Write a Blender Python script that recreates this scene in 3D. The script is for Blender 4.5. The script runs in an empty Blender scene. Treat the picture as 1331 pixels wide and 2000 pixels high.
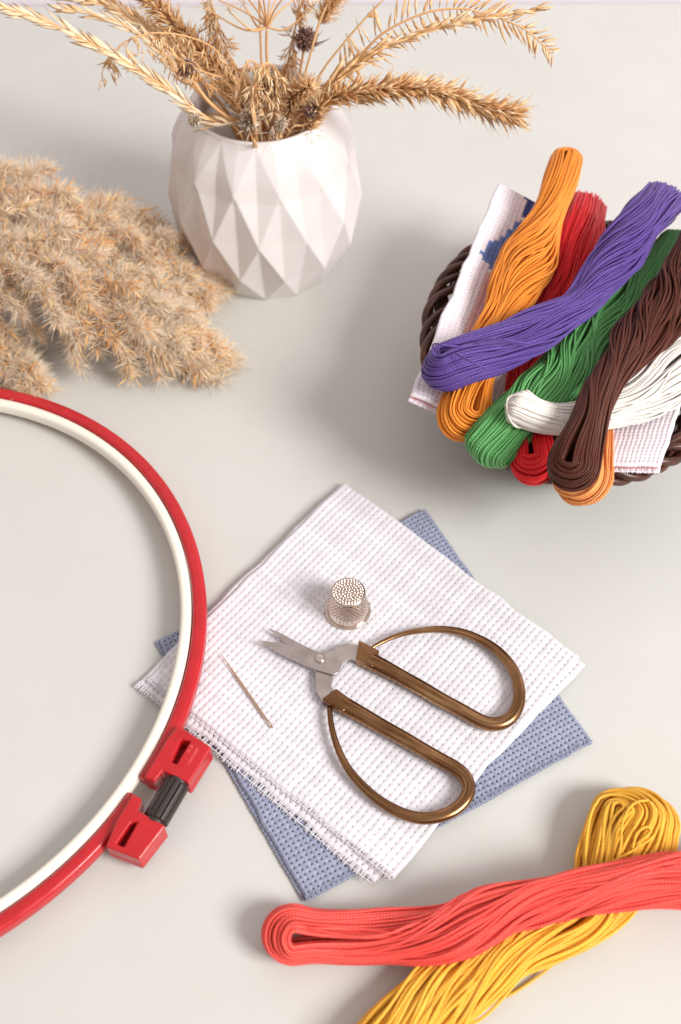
import bpy, bmesh, math
import numpy as np

S = 0.001                                   # everything below is in millimetres
rng = np.random.default_rng(11)
scene = bpy.context.scene
COL = scene.collection
A = np.array

# ------------------------------------------------------------------ camera geometry
FPX, CX, CY = 2150.0, 665.5, 1000.0         # focal length and centre in photo pixels (1331 x 2000)
EL = math.radians(53.0)
CAM = A([0, 0, 390.0])
FW = A([0, math.cos(EL), -math.sin(EL)])
UP = A([0, math.sin(EL), math.cos(EL)])
RT = A([1.0, 0, 0])


def ray(px, py):
    return FW + (px - CX) / FPX * RT - (py - CY) / FPX * UP


def P(px, py, z=0.0):                        # point of the plane at height z
    d = ray(px, py)
    return CAM + (z - CAM[2]) / d[2] * d


def PY(px, py, y):                           # point of the upright plane at depth y
    d = ray(px, py)
    return CAM + y / d[1] * d


def Q(p):
    d = A(p, float) - CAM
    k = d @ FW
    return CX + FPX * (d @ RT) / k, CY - FPX * (d @ UP) / k


def kpx(p):                                  # photo pixels per millimetre at p
    return FPX / ((A(p, float) - CAM) @ FW)


def unit(v):
    v = A(v, float)
    return v / np.maximum(np.linalg.norm(v, axis=-1, keepdims=True), 1e-9)


def cr(pts, n):
    """Catmull-Rom through pts, n samples evenly spaced by arc length"""
    p = A(pts, float)
    p = np.vstack([2 * p[0] - p[1], p, 2 * p[-1] - p[-2]])
    out = []
    for i in range(1, len(p) - 2):
        t = np.linspace(0, 1, 40, endpoint=False)[:, None]
        a, b, c, d = p[i - 1], p[i], p[i + 1], p[i + 2]
        out.append(0.5 * (2 * b + (c - a) * t + (2 * a - 5 * b + 4 * c - d) * t ** 2 + (3 * b - a - 3 * c + d) * t ** 3))
    out = np.vstack(out + [p[-2][None]])
    L = np.r_[0, np.cumsum(np.linalg.norm(np.diff(out[:, :3], axis=0), axis=1))]
    s = np.linspace(0, L[-1], n)
    return np.stack([np.interp(s, L, out[:, k]) for k in range(out.shape[1])], 1)


# ------------------------------------------------------------------ objects
ORG = {}


def props(o, label=None, cat=None, group=None, kind=None):
    if label: o['label'] = label
    if cat: o['category'] = cat
    if group: o['group'] = group
    if kind: o['kind'] = kind
    return o


def thing(name, label, cat, loc, group=None):
    o = bpy.data.objects.new(name, None)
    o.empty_display_size = 0.01
    COL.objects.link(o)
    o.location = A(loc, float) * S
    ORG[o] = A(loc, float)
    return props(o, label, cat, group, 'thing')


def mk(name, V, quads=None, tris=None, mat=None, parent=None, smooth=True, uvq=None, tint=None, col=None, origin=None, ngons=None):
    V = np.asarray(V, float)
    if parent is not None:
        org = ORG[parent]
    elif origin is not None:
        org = A(origin, float)
    else:
        org = A([V[:, 0].mean(), V[:, 1].mean(), V[:, 2].min()])
    me = bpy.data.meshes.new(name)
    me.vertices.add(len(V))
    me.vertices.foreach_set('co', ((V - org) * S).astype(np.float32).ravel())
    li, ls, lt = [], [], []
    off = 0
    for F, n in ((quads, 4), (tris, 3)):
        if F is None or len(F) == 0: continue
        F = np.asarray(F, np.int32)
        li.append(F.ravel()); ls.append(off + np.arange(len(F)) * n); lt.append(np.full(len(F), n))
        off += F.size
    for g in (ngons or []):
        li.append(A(g, np.int32)); ls.append(A([off])); lt.append(A([len(g)])); off += len(g)
    li = np.concatenate(li); ls = np.concatenate(ls); lt = np.concatenate(lt)
    me.loops.add(len(li)); me.loops.foreach_set('vertex_index', li.astype(np.int32))
    me.polygons.add(len(ls)); me.polygons.foreach_set('loop_start', ls.astype(np.int32))
    try:
        me.polygons.foreach_set('loop_total', lt.astype(np.int32))
    except Exception:
        pass
    me.polygons.foreach_set('use_smooth', np.full(len(ls), bool(smooth)))
    if uvq is not None:
        l = me.uv_layers.new(name='UVMap')
        full = np.zeros((len(li), 2), np.float32)
        u = uvq.reshape(-1, 2); full[:len(u)] = u
        l.data.foreach_set('uv', full.ravel())
    if tint is not None:
        a = me.attributes.new('tint', 'FLOAT', 'POINT')
        a.data.foreach_set('value', np.asarray(tint, np.float32))
    if col is not None:
        a = me.attributes.new('Col', 'FLOAT_COLOR', 'POINT')
        c = np.ones((len(V), 4), np.float32); c[:, :3] = col
        a.data.foreach_set('color', c.ravel())
    me.update(calc_edges=True)
    if mat is not None: me.materials.append(mat)
    o = bpy.data.objects.new(name, me)
    COL.objects.link(o)
    if parent is not None:
        o.parent = parent
    else:
        o.location = org * S
    ORG[o] = org
    return o


class MB:
    """collects pieces of one mesh"""
    def __init__(s):
        s.V, s.Qd, s.T, s.U, s.t, s.n = [], [], [], [], [], 0
        s.N = []

    def add(s, V, quads=None, tris=None, uv=None, tint=0.5, ngons=None):
        V = np.asarray(V, float)
        s.V.append(V)
        if quads is not None and len(quads):
            s.Qd.append(np.asarray(quads) + s.n)
            s.U.append(uv if uv is not None else np.zeros((len(quads), 4, 2)))
        if tris is not None and len(tris): s.T.append(np.asarray(tris) + s.n)
        for g in (ngons or []): s.N.append([i + s.n for i in g])
        s.t.append(np.full(len(V), tint) if np.isscalar(tint) else np.asarray(tint))
        s.n += len(V)

    def build(s, name, mat, parent=None, smooth=True, origin=None):
        q = np.vstack(s.Qd) if s.Qd else None
        return mk(name, np.vstack(s.V), q, np.vstack(s.T) if s.T else None, mat, parent, smooth,
                  np.concatenate(s.U) if s.U else None, np.concatenate(s.t), origin=origin, ngons=s.N)


def tubes(paths, rad, sides=6, closed=False, ref=None):
    """paths (n,m,3), rad scalar or (n,m); returns V, quads, uv"""
    p = np.asarray(paths, float)
    if p.ndim == 2: p = p[None]
    n, m, _ = p.shape
    r = np.broadcast_to(np.asarray(rad, float), (n, m)) if np.ndim(rad) else np.full((n, m), float(rad))
    if closed:
        T = np.roll(p, -1, 1) - np.roll(p, 1, 1)
        d = np.linalg.norm(np.roll(p, -1, 1) - p, axis=2)
    else:
        T = np.gradient(p, axis=1)
        d = np.r_['1', np.linalg.norm(np.diff(p, axis=1), axis=2), np.zeros((n, 1))]
    T = unit(T)
    L = np.concatenate([np.zeros((n, 1)), np.cumsum(d, 1)], 1)
    if ref is not None:
        Nn = np.broadcast_to(ref, p.shape)
        Nn = unit(Nn - (Nn * T).sum(2, keepdims=True) * T)
    else:
        Nn = np.zeros_like(p)
        a = np.where(np.abs(T[:, 0, 2:3]) < 0.9, A([[0, 0, 1.0]]), A([[1.0, 0, 0]]))
        cur = a
        for k in range(m):
            cur = unit(cur - (cur * T[:, k]).sum(1, keepdims=True) * T[:, k])
            Nn[:, k] = cur
    B = np.cross(T, Nn)
    th = np.arange(sides) / sides * 2 * math.pi
    V = p[:, :, None, :] + r[:, :, None, None] * (np.cos(th)[None, None, :, None] * Nn[:, :, None, :] + np.sin(th)[None, None, :, None] * B[:, :, None, :])
    mm = m if closed else m - 1
    i = np.arange(n)[:, None, None] * m * sides
    j = np.arange(mm)[None, :, None]
    k = np.arange(sides)[None, None, :]
    j2, k2 = (j + 1) % m, (k + 1) % sides
    q = np.stack([i + j * sides + k, i + j * sides + k2, i + j2 * sides + k2, i + j2 * sides + k], -1).reshape(-1, 4)
    u0 = np.broadcast_to(k / sides, (n, mm, sides)); u1 = u0 + 1 / sides
    v0 = np.broadcast_to(L[:, :mm, None], (n, mm, sides)); v1 = np.broadcast_to(L[:, 1:mm + 1, None], (n, mm, sides))
    uv = np.stack([np.stack([u0, v0], -1), np.stack([u1, v0], -1), np.stack([u1, v1], -1), np.stack([u0, v1], -1)], -2).reshape(-1, 4, 2)
    return V.reshape(-1, 3), q, uv


def taper(n, r0, r1, tip=0.0):
    r = np.linspace(r0, r1, n)
    r[-1] = tip if tip else r[-1] * 0.2
    return r


def spindles(base, dirs, length, rad, sides=3, bend=None):
    """leaf-like spindles: root, two rings, tip"""
    base = np.atleast_2d(base).astype(float); base = np.broadcast_to(base, np.broadcast_shapes(base.shape, np.atleast_2d(dirs).shape)); n = len(base)
    d = unit(np.broadcast_to(dirs, base.shape))
    L = np.broadcast_to(length, (n,)).astype(float)[:, None]
    R = np.broadcast_to(rad, (n,)).astype(float)[:, None]
    h = rng.normal(size=(n, 3)); e1 = unit(np.cross(d, h)); e2 = np.cross(d, e1)
    bd = np.zeros((n, 3)) if bend is None else np.broadcast_to(bend, (n, 3))
    V = np.zeros((n, 2 + 2 * sides, 3))
    V[:, 0] = base
    for k in range(sides):
        a = 2 * math.pi * k / sides
        off = (math.cos(a) * e1 * R + math.sin(a) * e2 * R * 0.6)
        V[:, 1 + k] = base + d * L * 0.3 + off + bd * L * 0.09
        V[:, 1 + sides + k] = base + d * L * 0.65 + off * 0.75 + bd * L * 0.4
    V[:, -1] = base + d * L + bd * L
    st = 2 + 2 * sides
    o = np.arange(n)[:, None] * st
    t, q = [], []
    for k in range(sides):
        k2 = (k + 1) % sides
        t += [[0, 1 + k2, 1 + k], [st - 1, 1 + sides + k, 1 + sides + k2]]
        q += [[1 + k, 1 + k2, 1 + sides + k2, 1 + sides + k]]
    t = (A(t)[None] + o[:, :, None]).reshape(-1, 3)
    q = (A(q)[None] + o[:, :, None]).reshape(-1, 4)
    return V.reshape(-1, 3), q, t, st


def lathe(prof, seg, centre=(0, 0, 0), closed=False, a0=0.0, a1=2 * math.pi, cap=False):
    """prof list of (r,z) ; full or partial turn"""
    prof = A(prof, float); m = len(prof)
    full = abs(a1 - a0 - 2 * math.pi) < 1e-6
    n = seg if full else seg + 1
    th = a0 + (a1 - a0) * np.arange(n) / seg
    V = np.stack([prof[None, :, 0] * np.cos(th)[:, None], prof[None, :, 0] * np.sin(th)[:, None], np.broadcast_to(prof[None, :, 1], (n, m))], -1).reshape(-1, 3) + A(centre)
    q = []
    for i in range(seg):
        i2 = (i + 1) % n
        for j in range(m if closed else m - 1):
            j2 = (j + 1) % m
            q.append([i * m + j, i2 * m + j, i2 * m + j2, i * m + j2])
    ng = []
    if not full and closed:
        ng = [list(range(m)), list(range((n - 1) * m, n * m))[::-1]]
    return V, A(q), ng


def extrude(outline, z0, z1, holes=()):
    """flat slab between two heights (z may be per-call arrays), outline and holes as xy lists; returns V,tris,quads"""
    bm = bmesh.new()
    loops = []
    for lp in [outline] + list(holes):
        vs = [bm.verts.new((p[0], p[1], 0)) for p in lp]
        loops.append(vs)
        for i in range(len(vs)): bm.edges.new((vs[i], vs[(i + 1) % len(vs)]))
    bmesh.ops.triangle_fill(bm, edges=bm.edges[:], use_beauty=True)
    bm.verts.index_update()
    xy = A([v.co[:2] for v in bm.verts])
    tri = []
    for f in bm.faces:
        ids = [v.index for v in f.verts]
        a, b, c = xy[ids[0]], xy[ids[1]], xy[ids[2]]
        if (b[0] - a[0]) * (c[1] - a[1]) - (b[1] - a[1]) * (c[0] - a[0]) < 0: ids = ids[::-1]
        tri.append(ids)
    lids = [[v.index for v in l] for l in loops]
    bm.free()
    n = len(xy)
    V = np.vstack([np.c_[xy, np.full(n, z1)], np.c_[xy, np.full(n, z0)]])
    T = [t for t in tri] + [[i + n for i in t[::-1]] for t in tri]
    Qd = []
    for hi, l in enumerate(lids):
        pts = xy[l]
        area = (pts[:, 0] * np.roll(pts[:, 1], -1) - np.roll(pts[:, 0], -1) * pts[:, 1]).sum()
        if (area < 0) == (hi == 0): l = l[::-1]
        for i in range(len(l)):
            a, b = l[i], l[(i + 1) % len(l)]
            Qd.append([a + n, b + n, b, a])
    return V, A(T), A(Qd)


def bevel(o, w, seg=2, ang=35):
    m = o.modifiers.new('Bevel', 'BEVEL'); m.width = w * S; m.segments = seg
    m.limit_method = 'ANGLE'; m.angle_limit = math.radians(ang); m.harden_normals = False
    return o


# ------------------------------------------------------------------ materials
def srgb(r, g, b):
    f = lambda c: (c / 255 / 12.92) if c / 255 < 0.04045 else ((c / 255 + 0.055) / 1.055) ** 2.4
    return (f(r), f(g), f(b), 1)


class Mat:
    def __init__(s, name, color=(0.5, 0.5, 0.5, 1), rough=0.5, metal=0.0, **kw):
        s.m = bpy.data.materials.new(name); s.m.use_nodes = True
        s.nt = s.m.node_tree; s.N = s.nt.nodes; s.L = s.nt.links
        s.b = s.N['Principled BSDF']; s.out = s.N['Material Output']
        s.b.inputs['Base Color'].default_value = color
        s.b.inputs['Roughness'].default_value = rough
        s.b.inputs['Metallic'].default_value = metal
        for k, v in kw.items(): s.b.inputs[k.replace('_', ' ')].default_value = v

    def node(s, t, **kw):
        n = s.N.new(t)
        for k, v in kw.items():
            if k.startswith('i_'): n.inputs[k[2:].replace('_', ' ')].default_value = v
            elif k.startswith('n_'): n.inputs[int(k[2:])].default_value = v
            else: setattr(n, k, v)
        return n

    def link(s, a, b): s.L.new(a, b)

    def math(s, op, a, b=0.0, c=None):
        n = s.node('ShaderNodeMath', operation=op)
        for i, x in enumerate((a, b, c)):
            if x is None: continue
            if isinstance(x, (int, float)): n.inputs[i].default_value = x
            else: s.link(x, n.inputs[i])
        return n.outputs[0]

    def noise(s, scale, detail=3, coord='Object', rough=0.55, stretch=None):
        tc = s.node('ShaderNodeTexCoord')
        src = tc.outputs[coord]
        if stretch:
            mp = s.node('ShaderNodeMapping'); mp.inputs['Scale'].default_value = stretch
            s.link(src, mp.inputs['Vector']); src = mp.outputs[0]
        n = s.node('ShaderNodeTexNoise', i_Scale=scale, i_Detail=detail, i_Roughness=rough)
        s.link(src, n.inputs['Vector'])
        return n.outputs['Fac']

    def ramp(s, fac, stops):
        r = s.node('ShaderNodeValToRGB')
        e = r.color_ramp.elements
        while len(e) < len(stops): e.new(0.5)
        for x, (p, c) in zip(e, stops): x.position = p; x.color = c
        s.link(fac, r.inputs['Fac'])
        return r.outputs['Color']

    def color(s, c): s.link(c, s.b.inputs['Base Color'])

    def bump(s, h, strength=0.3, dist=0.2):
        n = s.node('ShaderNodeBump', i_Strength=strength, i_Distance=dist * S)
        s.link(h, n.inputs['Height']); s.link(n.outputs[0], s.b.inputs['Normal'])
        return n

    def attr(s, name):
        n = s.node('ShaderNodeAttribute', attribute_name=name)
        return n


def lighten(c, f): return tuple(min(1, x * f) for x in c[:3]) + (1,)


# table: pale warm grey laminate
m = Mat('table_laminate', srgb(206, 201, 194), 0.55, Specular_IOR_Level=0.35)
f = m.noise(14, 5)
m.color(m.ramp(f, [(0.3, srgb(198, 198, 192)), (0.7, srgb(203, 203, 198))]))
m.bump(m.noise(1600, 3), 0.12, 0.08)
M_TABLE = m.m
m = Mat('wall_paint', srgb(226, 218, 224), 0.8)
m.bump(m.noise(300, 3), 0.1, 0.2)
M_WALL = m.m

# vase ceramic
m = Mat('matt_white_ceramic', srgb(240, 232, 228), 0.42, Specular_IOR_Level=0.4)
f = m.noise(60, 4)
m.color(m.ramp(f, [(0.3, srgb(220, 213, 210)), (0.7, srgb(227, 221, 218))]))
bv = m.node('ShaderNodeBevel', samples=6); bv.inputs['Radius'].default_value = 1.7 * S
bp = m.bump(m.noise(250, 3), 0.06, 0.2); m.link(bv.outputs[0], bp.inputs['Normal'])
M_VASE = m.m


def straw_mat(name, stops, rough=0.6, transl=0.0, fleck=True):
    m = Mat(name, rough=rough, Specular_IOR_Level=0.3)
    t = m.attr('tint').outputs['Fac']
    if fleck:
        t = m.math('ADD', t, m.math('MULTIPLY', m.math('SUBTRACT', m.noise(700, 2), 0.5), 0.35))
    c = m.ramp(t, stops); m.color(c)
    if transl:
        tr = m.node('ShaderNodeBsdfTranslucent'); m.link(c, tr.inputs['Color'])
        mx = m.node('ShaderNodeMixShader', n_0=transl)
        m.link(m.b.outputs[0], mx.inputs[1]); m.link(tr.outputs[0], mx.inputs[2]); m.link(mx.outputs[0], m.out.inputs['Surface'])
    return m.m


M_STRAW = straw_mat('golden_straw', [(0.0, srgb(166, 110, 66)), (0.3, srgb(218, 164, 108)), (0.65, srgb(242, 202, 150)), (1, srgb(252, 230, 194))], transl=0.1)
M_PALE = straw_mat('pale_straw', [(0.0, srgb(214, 164, 108)), (0.4, srgb(244, 210, 164)), (1, srgb(252, 236, 206))], transl=0.15)
M_PLUME = straw_mat('pampas_spikelet', [(0.0, srgb(240, 170, 98)), (0.4, srgb(253, 208, 144)), (0.75, srgb(255, 230, 180)), (1, srgb(255, 250, 234))], transl=0.15, fleck=False)
M_HAIR = straw_mat('pampas_silk', [(0.0, srgb(255, 232, 200)), (1, srgb(255, 248, 234))], rough=0.5, transl=0.2, fleck=False)
M_THIST = straw_mat('dark_thistle', [(0.0, srgb(84, 62, 62)), (0.5, srgb(134, 102, 94)), (1, srgb(184, 144, 118))])
M_THISTP = straw_mat('silver_thistle', [(0.0, srgb(128, 104, 88)), (0.5, srgb(206, 182, 152)), (1, srgb(232, 222, 214))])

# hoop plastics
m = Mat('red_plastic', srgb(196, 22, 32), 0.3, Specular_IOR_Level=0.5, Coat_Weight=0.15, Coat_Roughness=0.25)
m.color(m.ramp(m.noise(120, 4), [(0.3, srgb(178, 20, 28)), (0.7, srgb(192, 27, 35))]))
m.bump(m.noise(260, 3), 0.05, 0.3)
m.link(m.ramp(m.noise(160, 6, stretch=(1, 1, 4)), [(0.35, (0.22, 0.22, 0.22, 1)), (0.75, (0.46, 0.46, 0.46, 1))]), m.b.inputs['Roughness'])
M_RED = m.m
m = Mat('red_plastic_letter', srgb(236, 110, 104), 0.35); M_REDL = m.m
m = Mat('cream_plastic', srgb(240, 234, 220), 0.36, Specular_IOR_Level=0.45, Subsurface_Weight=0.05, Subsurface_Scale=0.002)
m.bump(m.noise(200, 3), 0.04, 0.3)
M_CREAM = m.m
m = Mat('black_plastic', srgb(50, 40, 36), 0.42)
m.bump(m.noise(400, 3), 0.1, 0.2)
M_BLACK = m.m

# scissors
m = Mat('antique_brass', srgb(150, 110, 64), 0.3, 1.0)
uv = m.node('ShaderNodeUVMap'); mp = m.node('ShaderNodeMapping'); mp.inputs['Scale'].default_value = (26, 0.05, 1)
m.link(uv.outputs[0], mp.inputs[0])
nz = m.node('ShaderNodeTexNoise', i_Scale=1.0, i_Detail=4); m.link(mp.outputs[0], nz.inputs['Vector'])
pt = m.noise(45, 3)
geo = m.node('ShaderNodeNewGeometry')
mixf = m.math('ADD', m.math('MULTIPLY', nz.outputs['Fac'], 0.6), m.math('MULTIPLY', pt, 0.4))
m.color(m.ramp(mixf, [(0.3, srgb(84, 55, 36)), (0.5, srgb(138, 100, 68)), (0.72, srgb(202, 162, 116))]))
m.bump(nz.outputs['Fac'], 0.12, 0.15)
m.link(m.math('ADD', m.math('MULTIPLY', pt, 0.2), 0.14), m.b.inputs['Roughness'])
M_BRASS = m.m
m = Mat('ground_steel', srgb(186, 170, 164), 0.32, 1.0)
nf = m.noise(500, 2, stretch=(8, 0.4, 1))
m.bump(nf, 0.08, 0.1)
m.color(m.ramp(m.noise(150, 3), [(0.3, srgb(172, 162, 157)), (0.7, srgb(204, 195, 190))]))
M_STEEL = m.m
m = Mat('bright_steel', srgb(206, 194, 186), 0.2, 1.0)
m.bump(m.noise(700, 2), 0.06, 0.05)
M_BRIGHT = m.m
m = Mat('nickel_thimble', srgb(226, 206, 190), 0.16, 1.0)
m.color(m.ramp(m.noise(220, 3), [(0.3, srgb(202, 182, 168)), (0.7, srgb(224, 210, 198))]))
M_THIMB = m.m
m = Mat('needle_gold', srgb(210, 180, 150), 0.2, 1.0); M_NEEDLE = m.m
m = Mat('dark_wicker', srgb(70, 38, 26), 0.38, Specular_IOR_Level=0.5)
m.color(m.ramp(m.noise(90, 4, stretch=(1, 1, 3)), [(0.25, srgb(44, 21, 14)), (0.55, srgb(80, 40, 25)), (0.8, srgb(122, 68, 40))]))
m.bump(m.noise(500, 3), 0.25, 0.3)
M_WICK = m.m


def cloth_mat(name):
    m = Mat(name, rough=0.85, Specular_IOR_Level=0.2, Sheen_Weight=0.15, Sheen_Roughness=0.5)
    c = m.attr('Col')
    mx = m.node('ShaderNodeMix', data_type='RGBA', blend_type='MULTIPLY', n_0=1.0)
    g = m.ramp(m.noise(900, 2), [(0.2, (0.86, 0.86, 0.86, 1)), (0.8, (1, 1, 1, 1))])
    m.link(c.outputs['Color'], mx.inputs[6]); m.link(g, mx.inputs[7]); m.color(mx.outputs[2])
    m.bump(m.noise(1500, 3), 0.5, 0.12)
    return m.m


M_CLOTH = cloth_mat('woven_cotton')


def floss_mat(name, rgb, dark=0.78, light=1.12, rough=0.34):
    c = srgb(*rgb)
    m = Mat(name, c, rough, Specular_IOR_Level=0.8)
    m.b.inputs['Specular Tint'].default_value = tuple(min(1, 0.35 + 1.6 * x) for x in c[:3]) + (1,)
    t = m.math('ADD', m.attr('tint').outputs['Fac'], m.math('MULTIPLY', m.math('SUBTRACT', m.noise(1400, 2), 0.5), 0.9))
    m.color(m.ramp(t, [(0.0, lighten(c, dark)), (1.0, lighten(c, light))]))
    uv = m.node('ShaderNodeUVMap'); sp = m.node('ShaderNodeSeparateXYZ'); m.link(uv.outputs[0], sp.inputs[0])
    ph = m.math('ADD', m.math('MULTIPLY', sp.outputs[0], 2.0), m.math('MULTIPLY', sp.outputs[1], 1 / 1.05))
    w = m.math('SINE', m.math('MULTIPLY', ph, 2 * math.pi))
    f2 = m.math('SINE', m.math('MULTIPLY', m.math('ADD', m.math('MULTIPLY', sp.outputs[0], 7.0), m.math('MULTIPLY', sp.outputs[1], 1.9)), 2 * math.pi))
    tr = m.node('ShaderNodeBsdfTranslucent', i_Color=lighten(c, 1.15)); mx = m.node('ShaderNodeMixShader', n_0=0.03)
    m.link(m.b.outputs[0], mx.inputs[1]); m.link(tr.outputs[0], mx.inputs[2]); m.link(mx.outputs[0], m.out.inputs['Surface'])
    m.bump(m.math('ADD', w, m.math('MULTIPLY', f2, 0.35)), 0.7, 0.12)
    return m.m


# ------------------------------------------------------------------ setting
def sheet(name, pts, mat):
    V = A(pts, float)
    return props(mk(name, V, [[0, 1, 2, 3]], mat=mat, smooth=False), kind='structure')


sheet('table_top', [(-900, -500, 0), (900, -500, 0), (900, 733, 0), (-900, 718, 0)], M_TABLE)
sheet('wall', [(-900, 720, -2), (900, 735, -2), (900, 735, 700), (-900, 720, 700)], M_WALL)


# ------------------------------------------------------------------ vase
VX, VY = -38.0, 466.0


def vase():
    N = 13
    prof = [(0, 34.5), (22, 46.6), (45, 49.2), (71, 44.4), (91.5, 33.4)]
    ph0 = math.radians(-90 - 15)            # first node column towards the camera
    step = 2 * math.pi / N
    V = []; rows = []
    for k, (z, r) in enumerate(prof):
        off = 0 if k % 2 == 1 else step / 2
        row = []
        for i in range(N):
            a = ph0 + off + i * step
            row.append(len(V)); V.append((VX + r * math.cos(a), VY + r * math.sin(a), z))
        rows.append((row, off))
    T = []
    for k in range(len(prof) - 2):           # rhombi between row k, k+1, k+2 split by an upright valley
        lo, mid, hi = rows[k][0], rows[k + 1][0], rows[k + 2][0]
        for i in range(N):
            if k % 2 == 0:
                l, r_ = mid[i], mid[(i + 1) % N]
            else:
                l, r_ = mid[(i) - 1 + 0], mid[i]
            # valley point pressed inwards
            c = (A(V[lo[i]]) + A(V[hi[i]])) / 2
            zc = V[mid[0]][2]
            ax = A([VX, VY, zc]); d = unit(c - A([VX, VY, c[2]]))
            rad = np.linalg.norm((c - A([VX, VY, c[2]]))[:2])
            chord = (A(V[l]) + A(V[r_])) / 2
            rc = np.linalg.norm((chord - A([VX, VY, chord[2]]))[:2])
            p = A([VX, VY, zc]) + d * (min(rad, rc) - 0.4)
            pi = len(V); V.append(tuple(p))
            T += [[lo[i], r_, pi], [r_, hi[i], pi], [hi[i], l, pi], [l, lo[i], pi]]
    # top triangles up to the rim circle and bottom closing ones
    rimc = rows[-1][0]; r3 = rows[-2][0]
    extra = []
    off3 = rows[-2][1]
    for i in range(N):
        a = ph0 + off3 + i * step
        extra.append(len(V)); V.append((VX + 33.4 * math.cos(a), VY + 33.4 * math.sin(a), 91.5))
    for i in range(N):                       # row 4 has the half-step offset, row 3 has none
        T += [[r3[i], rimc[i], extra[i]], [r3[(i + 1) % N], extra[(i + 1) % N], rimc[i]]]
    b0 = rows[0][0]; r1 = rows[1][0]
    for i in range(N):
        T += [[b0[i], b0[(i + 1) % N], r1[(i + 1) % N]]]
    T += [[b0[0], b0[i + 1], b0[i]] for i in range(1, N - 1)]
    root = thing('faceted_vase', 'white faceted ceramic vase holding the bunch of dried grasses', 'vase', (VX, VY, 0))
    bm = bmesh.new()
    vs = [bm.verts.new(v) for v in V]
    for t in T: bm.faces.new([vs[i] for i in t])
    bmesh.ops.recalc_face_normals(bm, faces=bm.faces)
    bmesh.ops.subdivide_edges(bm, edges=bm.edges[:], cuts=5, use_grid_fill=True)
    bmesh.ops.triangulate(bm, faces=bm.faces[:])
    bm.verts.index_update()
    V = A([v.co[:] for v in bm.verts]); T = A([[v.index for v in f.verts] for f in bm.faces]); bm.free()
    t = np.clip((V[:, 2] - 68) / 23.5, 0, 1); d = V[:, :2] - A([VX, VY]); rad = np.linalg.norm(d, axis=1)
    w = 1.9 * np.sin(math.pi * t) * (rad > 28)
    V[:, :2] += d / np.maximum(rad, 1)[:, None] * w[:, None]
    mk('vase_body', V, tris=T, mat=M_VASE, parent=root, smooth=False)
    pr = [(33.4, 91.2), (33.4, 91.9), (33.0, 92.4), (32.2, 92.6), (31.2, 92.3), (30.6, 91.2), (32, 80), (42, 62), (43, 45), (38, 20), (28, 6), (0.1, 5)]
    V2, q, _ = lathe([(r, z) for r, z in pr], 96, (VX, VY, 0))
    mk('vase_rim', V2, q, mat=M_VASE, parent=root)


vase()


# ------------------------------------------------------------------ dried bunch in the vase
def stem_path(px, n=60, start=None):
    """px: list of (px,py,depth y); first point is where it leaves the mouth of the vase"""
    pts = [PY(*p) for p in px]
    s = start if start is not None else A([VX + rng.uniform(-10, 10), VY + rng.uniform(-10, 10), 14])
    return cr([s] + pts, n)


def along(path, f):
    f = np.atleast_1d(f) * (len(path) - 1)
    i = np.clip(f.astype(int), 0, len(path) - 2); t = (f - i)[:, None]
    p = path[i] * (1 - t) + path[i + 1] * t
    return p, unit(path[i + 1] - path[i])


VIEW = unit(FW)


def spike(mb, path, a, b, n, L, R, ang, ranks='two', awn=0.0, jitter=0.2, tint=(0.2, 0.9), sides=3, end=0.6, start=1.0):
    f = np.linspace(a, b, n) + rng.normal(0, 0.15 / n * (b - a), n)
    p, T = along(path, np.clip(f, 0, 1))
    lat = unit(np.cross(T, VIEW)); dep = np.cross(T, lat)
    u = np.linspace(0, 1, n)
    if ranks == 'two':
        th = np.where(np.arange(n) % 2 == 0, 0, math.pi) + rng.normal(0, 0.35, n)
    elif ranks == 'front':
        th = np.where(np.arange(n) % 2 == 0, 0, math.pi) + np.where(np.arange(n) % 2 == 0, -1, 1) * rng.uniform(0, 1.2, n)
    else:
        th = rng.uniform(0, 2 * math.pi, n)
    side = np.cos(th)[:, None] * lat + np.sin(th)[:, None] * dep
    al = np.radians(ang) + rng.normal(0, jitter, n)
    d = unit(np.cos(al)[:, None] * T + np.sin(al)[:, None] * side)
    shape = (start + (1 - start) * np.minimum(1, u * 4)) * np.where(u > 0.6, 1 + (end - 1) * (u - 0.6) / 0.4, 1)
    ln = L * shape * rng.uniform(0.8, 1.15, n)
    V, q, t, st = spindles(p, d, ln, R * rng.uniform(0.8, 1.2, n), sides)
    tn = np.repeat(rng.uniform(*tint, n), st)
    mb.add(V, q, t, tint=tn)
    if awn:
        tip = p + d * ln[:, None] * 0.8
        V, q, t, st = spindles(tip, d + rng.normal(0, 0.12, d.shape), awn * rng.uniform(0.6, 1.3, n), 0.14, 3)
        mb.add(V, q, t, tint=np.repeat(rng.uniform(0.5, 1, n), st))


def stem_mesh(root, path, r0, r1, mat=None, tint=0.45, name='stem'):
    mb = MB(); r = 0.82 * np.linspace(r0, r1, len(path)); r[-1] = 0.08
    V, q, uv = tubes(path, r[None], 6)
    mb.add(V, q, uv=uv, tint=tint)
    return mb.build(name, mat or M_STRAW, root)


BUNCH = 'dried stems standing in the vase'


def stalk(name, label, cat, path):
    return thing(name, label, cat, path[0], BUNCH)


def bristly(label, px, a, b=1.0, n=260, L=7, R=0.55, ang=38, awn=5, ranks='front', name='wheat_grass', mat=None, r=(1.0, 0.5), tint=(0.1, 0.85), **kw):
    path = stem_path(px, 90)
    root = stalk(name, label, 'dried grass', path)
    stem_mesh(root, path, *r)
    mb = MB(); spike(mb, path, a, b, n, L, R, ang, ranks, awn, tint=tint, **kw)
    mb.build('seed_head', mat or M_STRAW, root)
    return root, path


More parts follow.
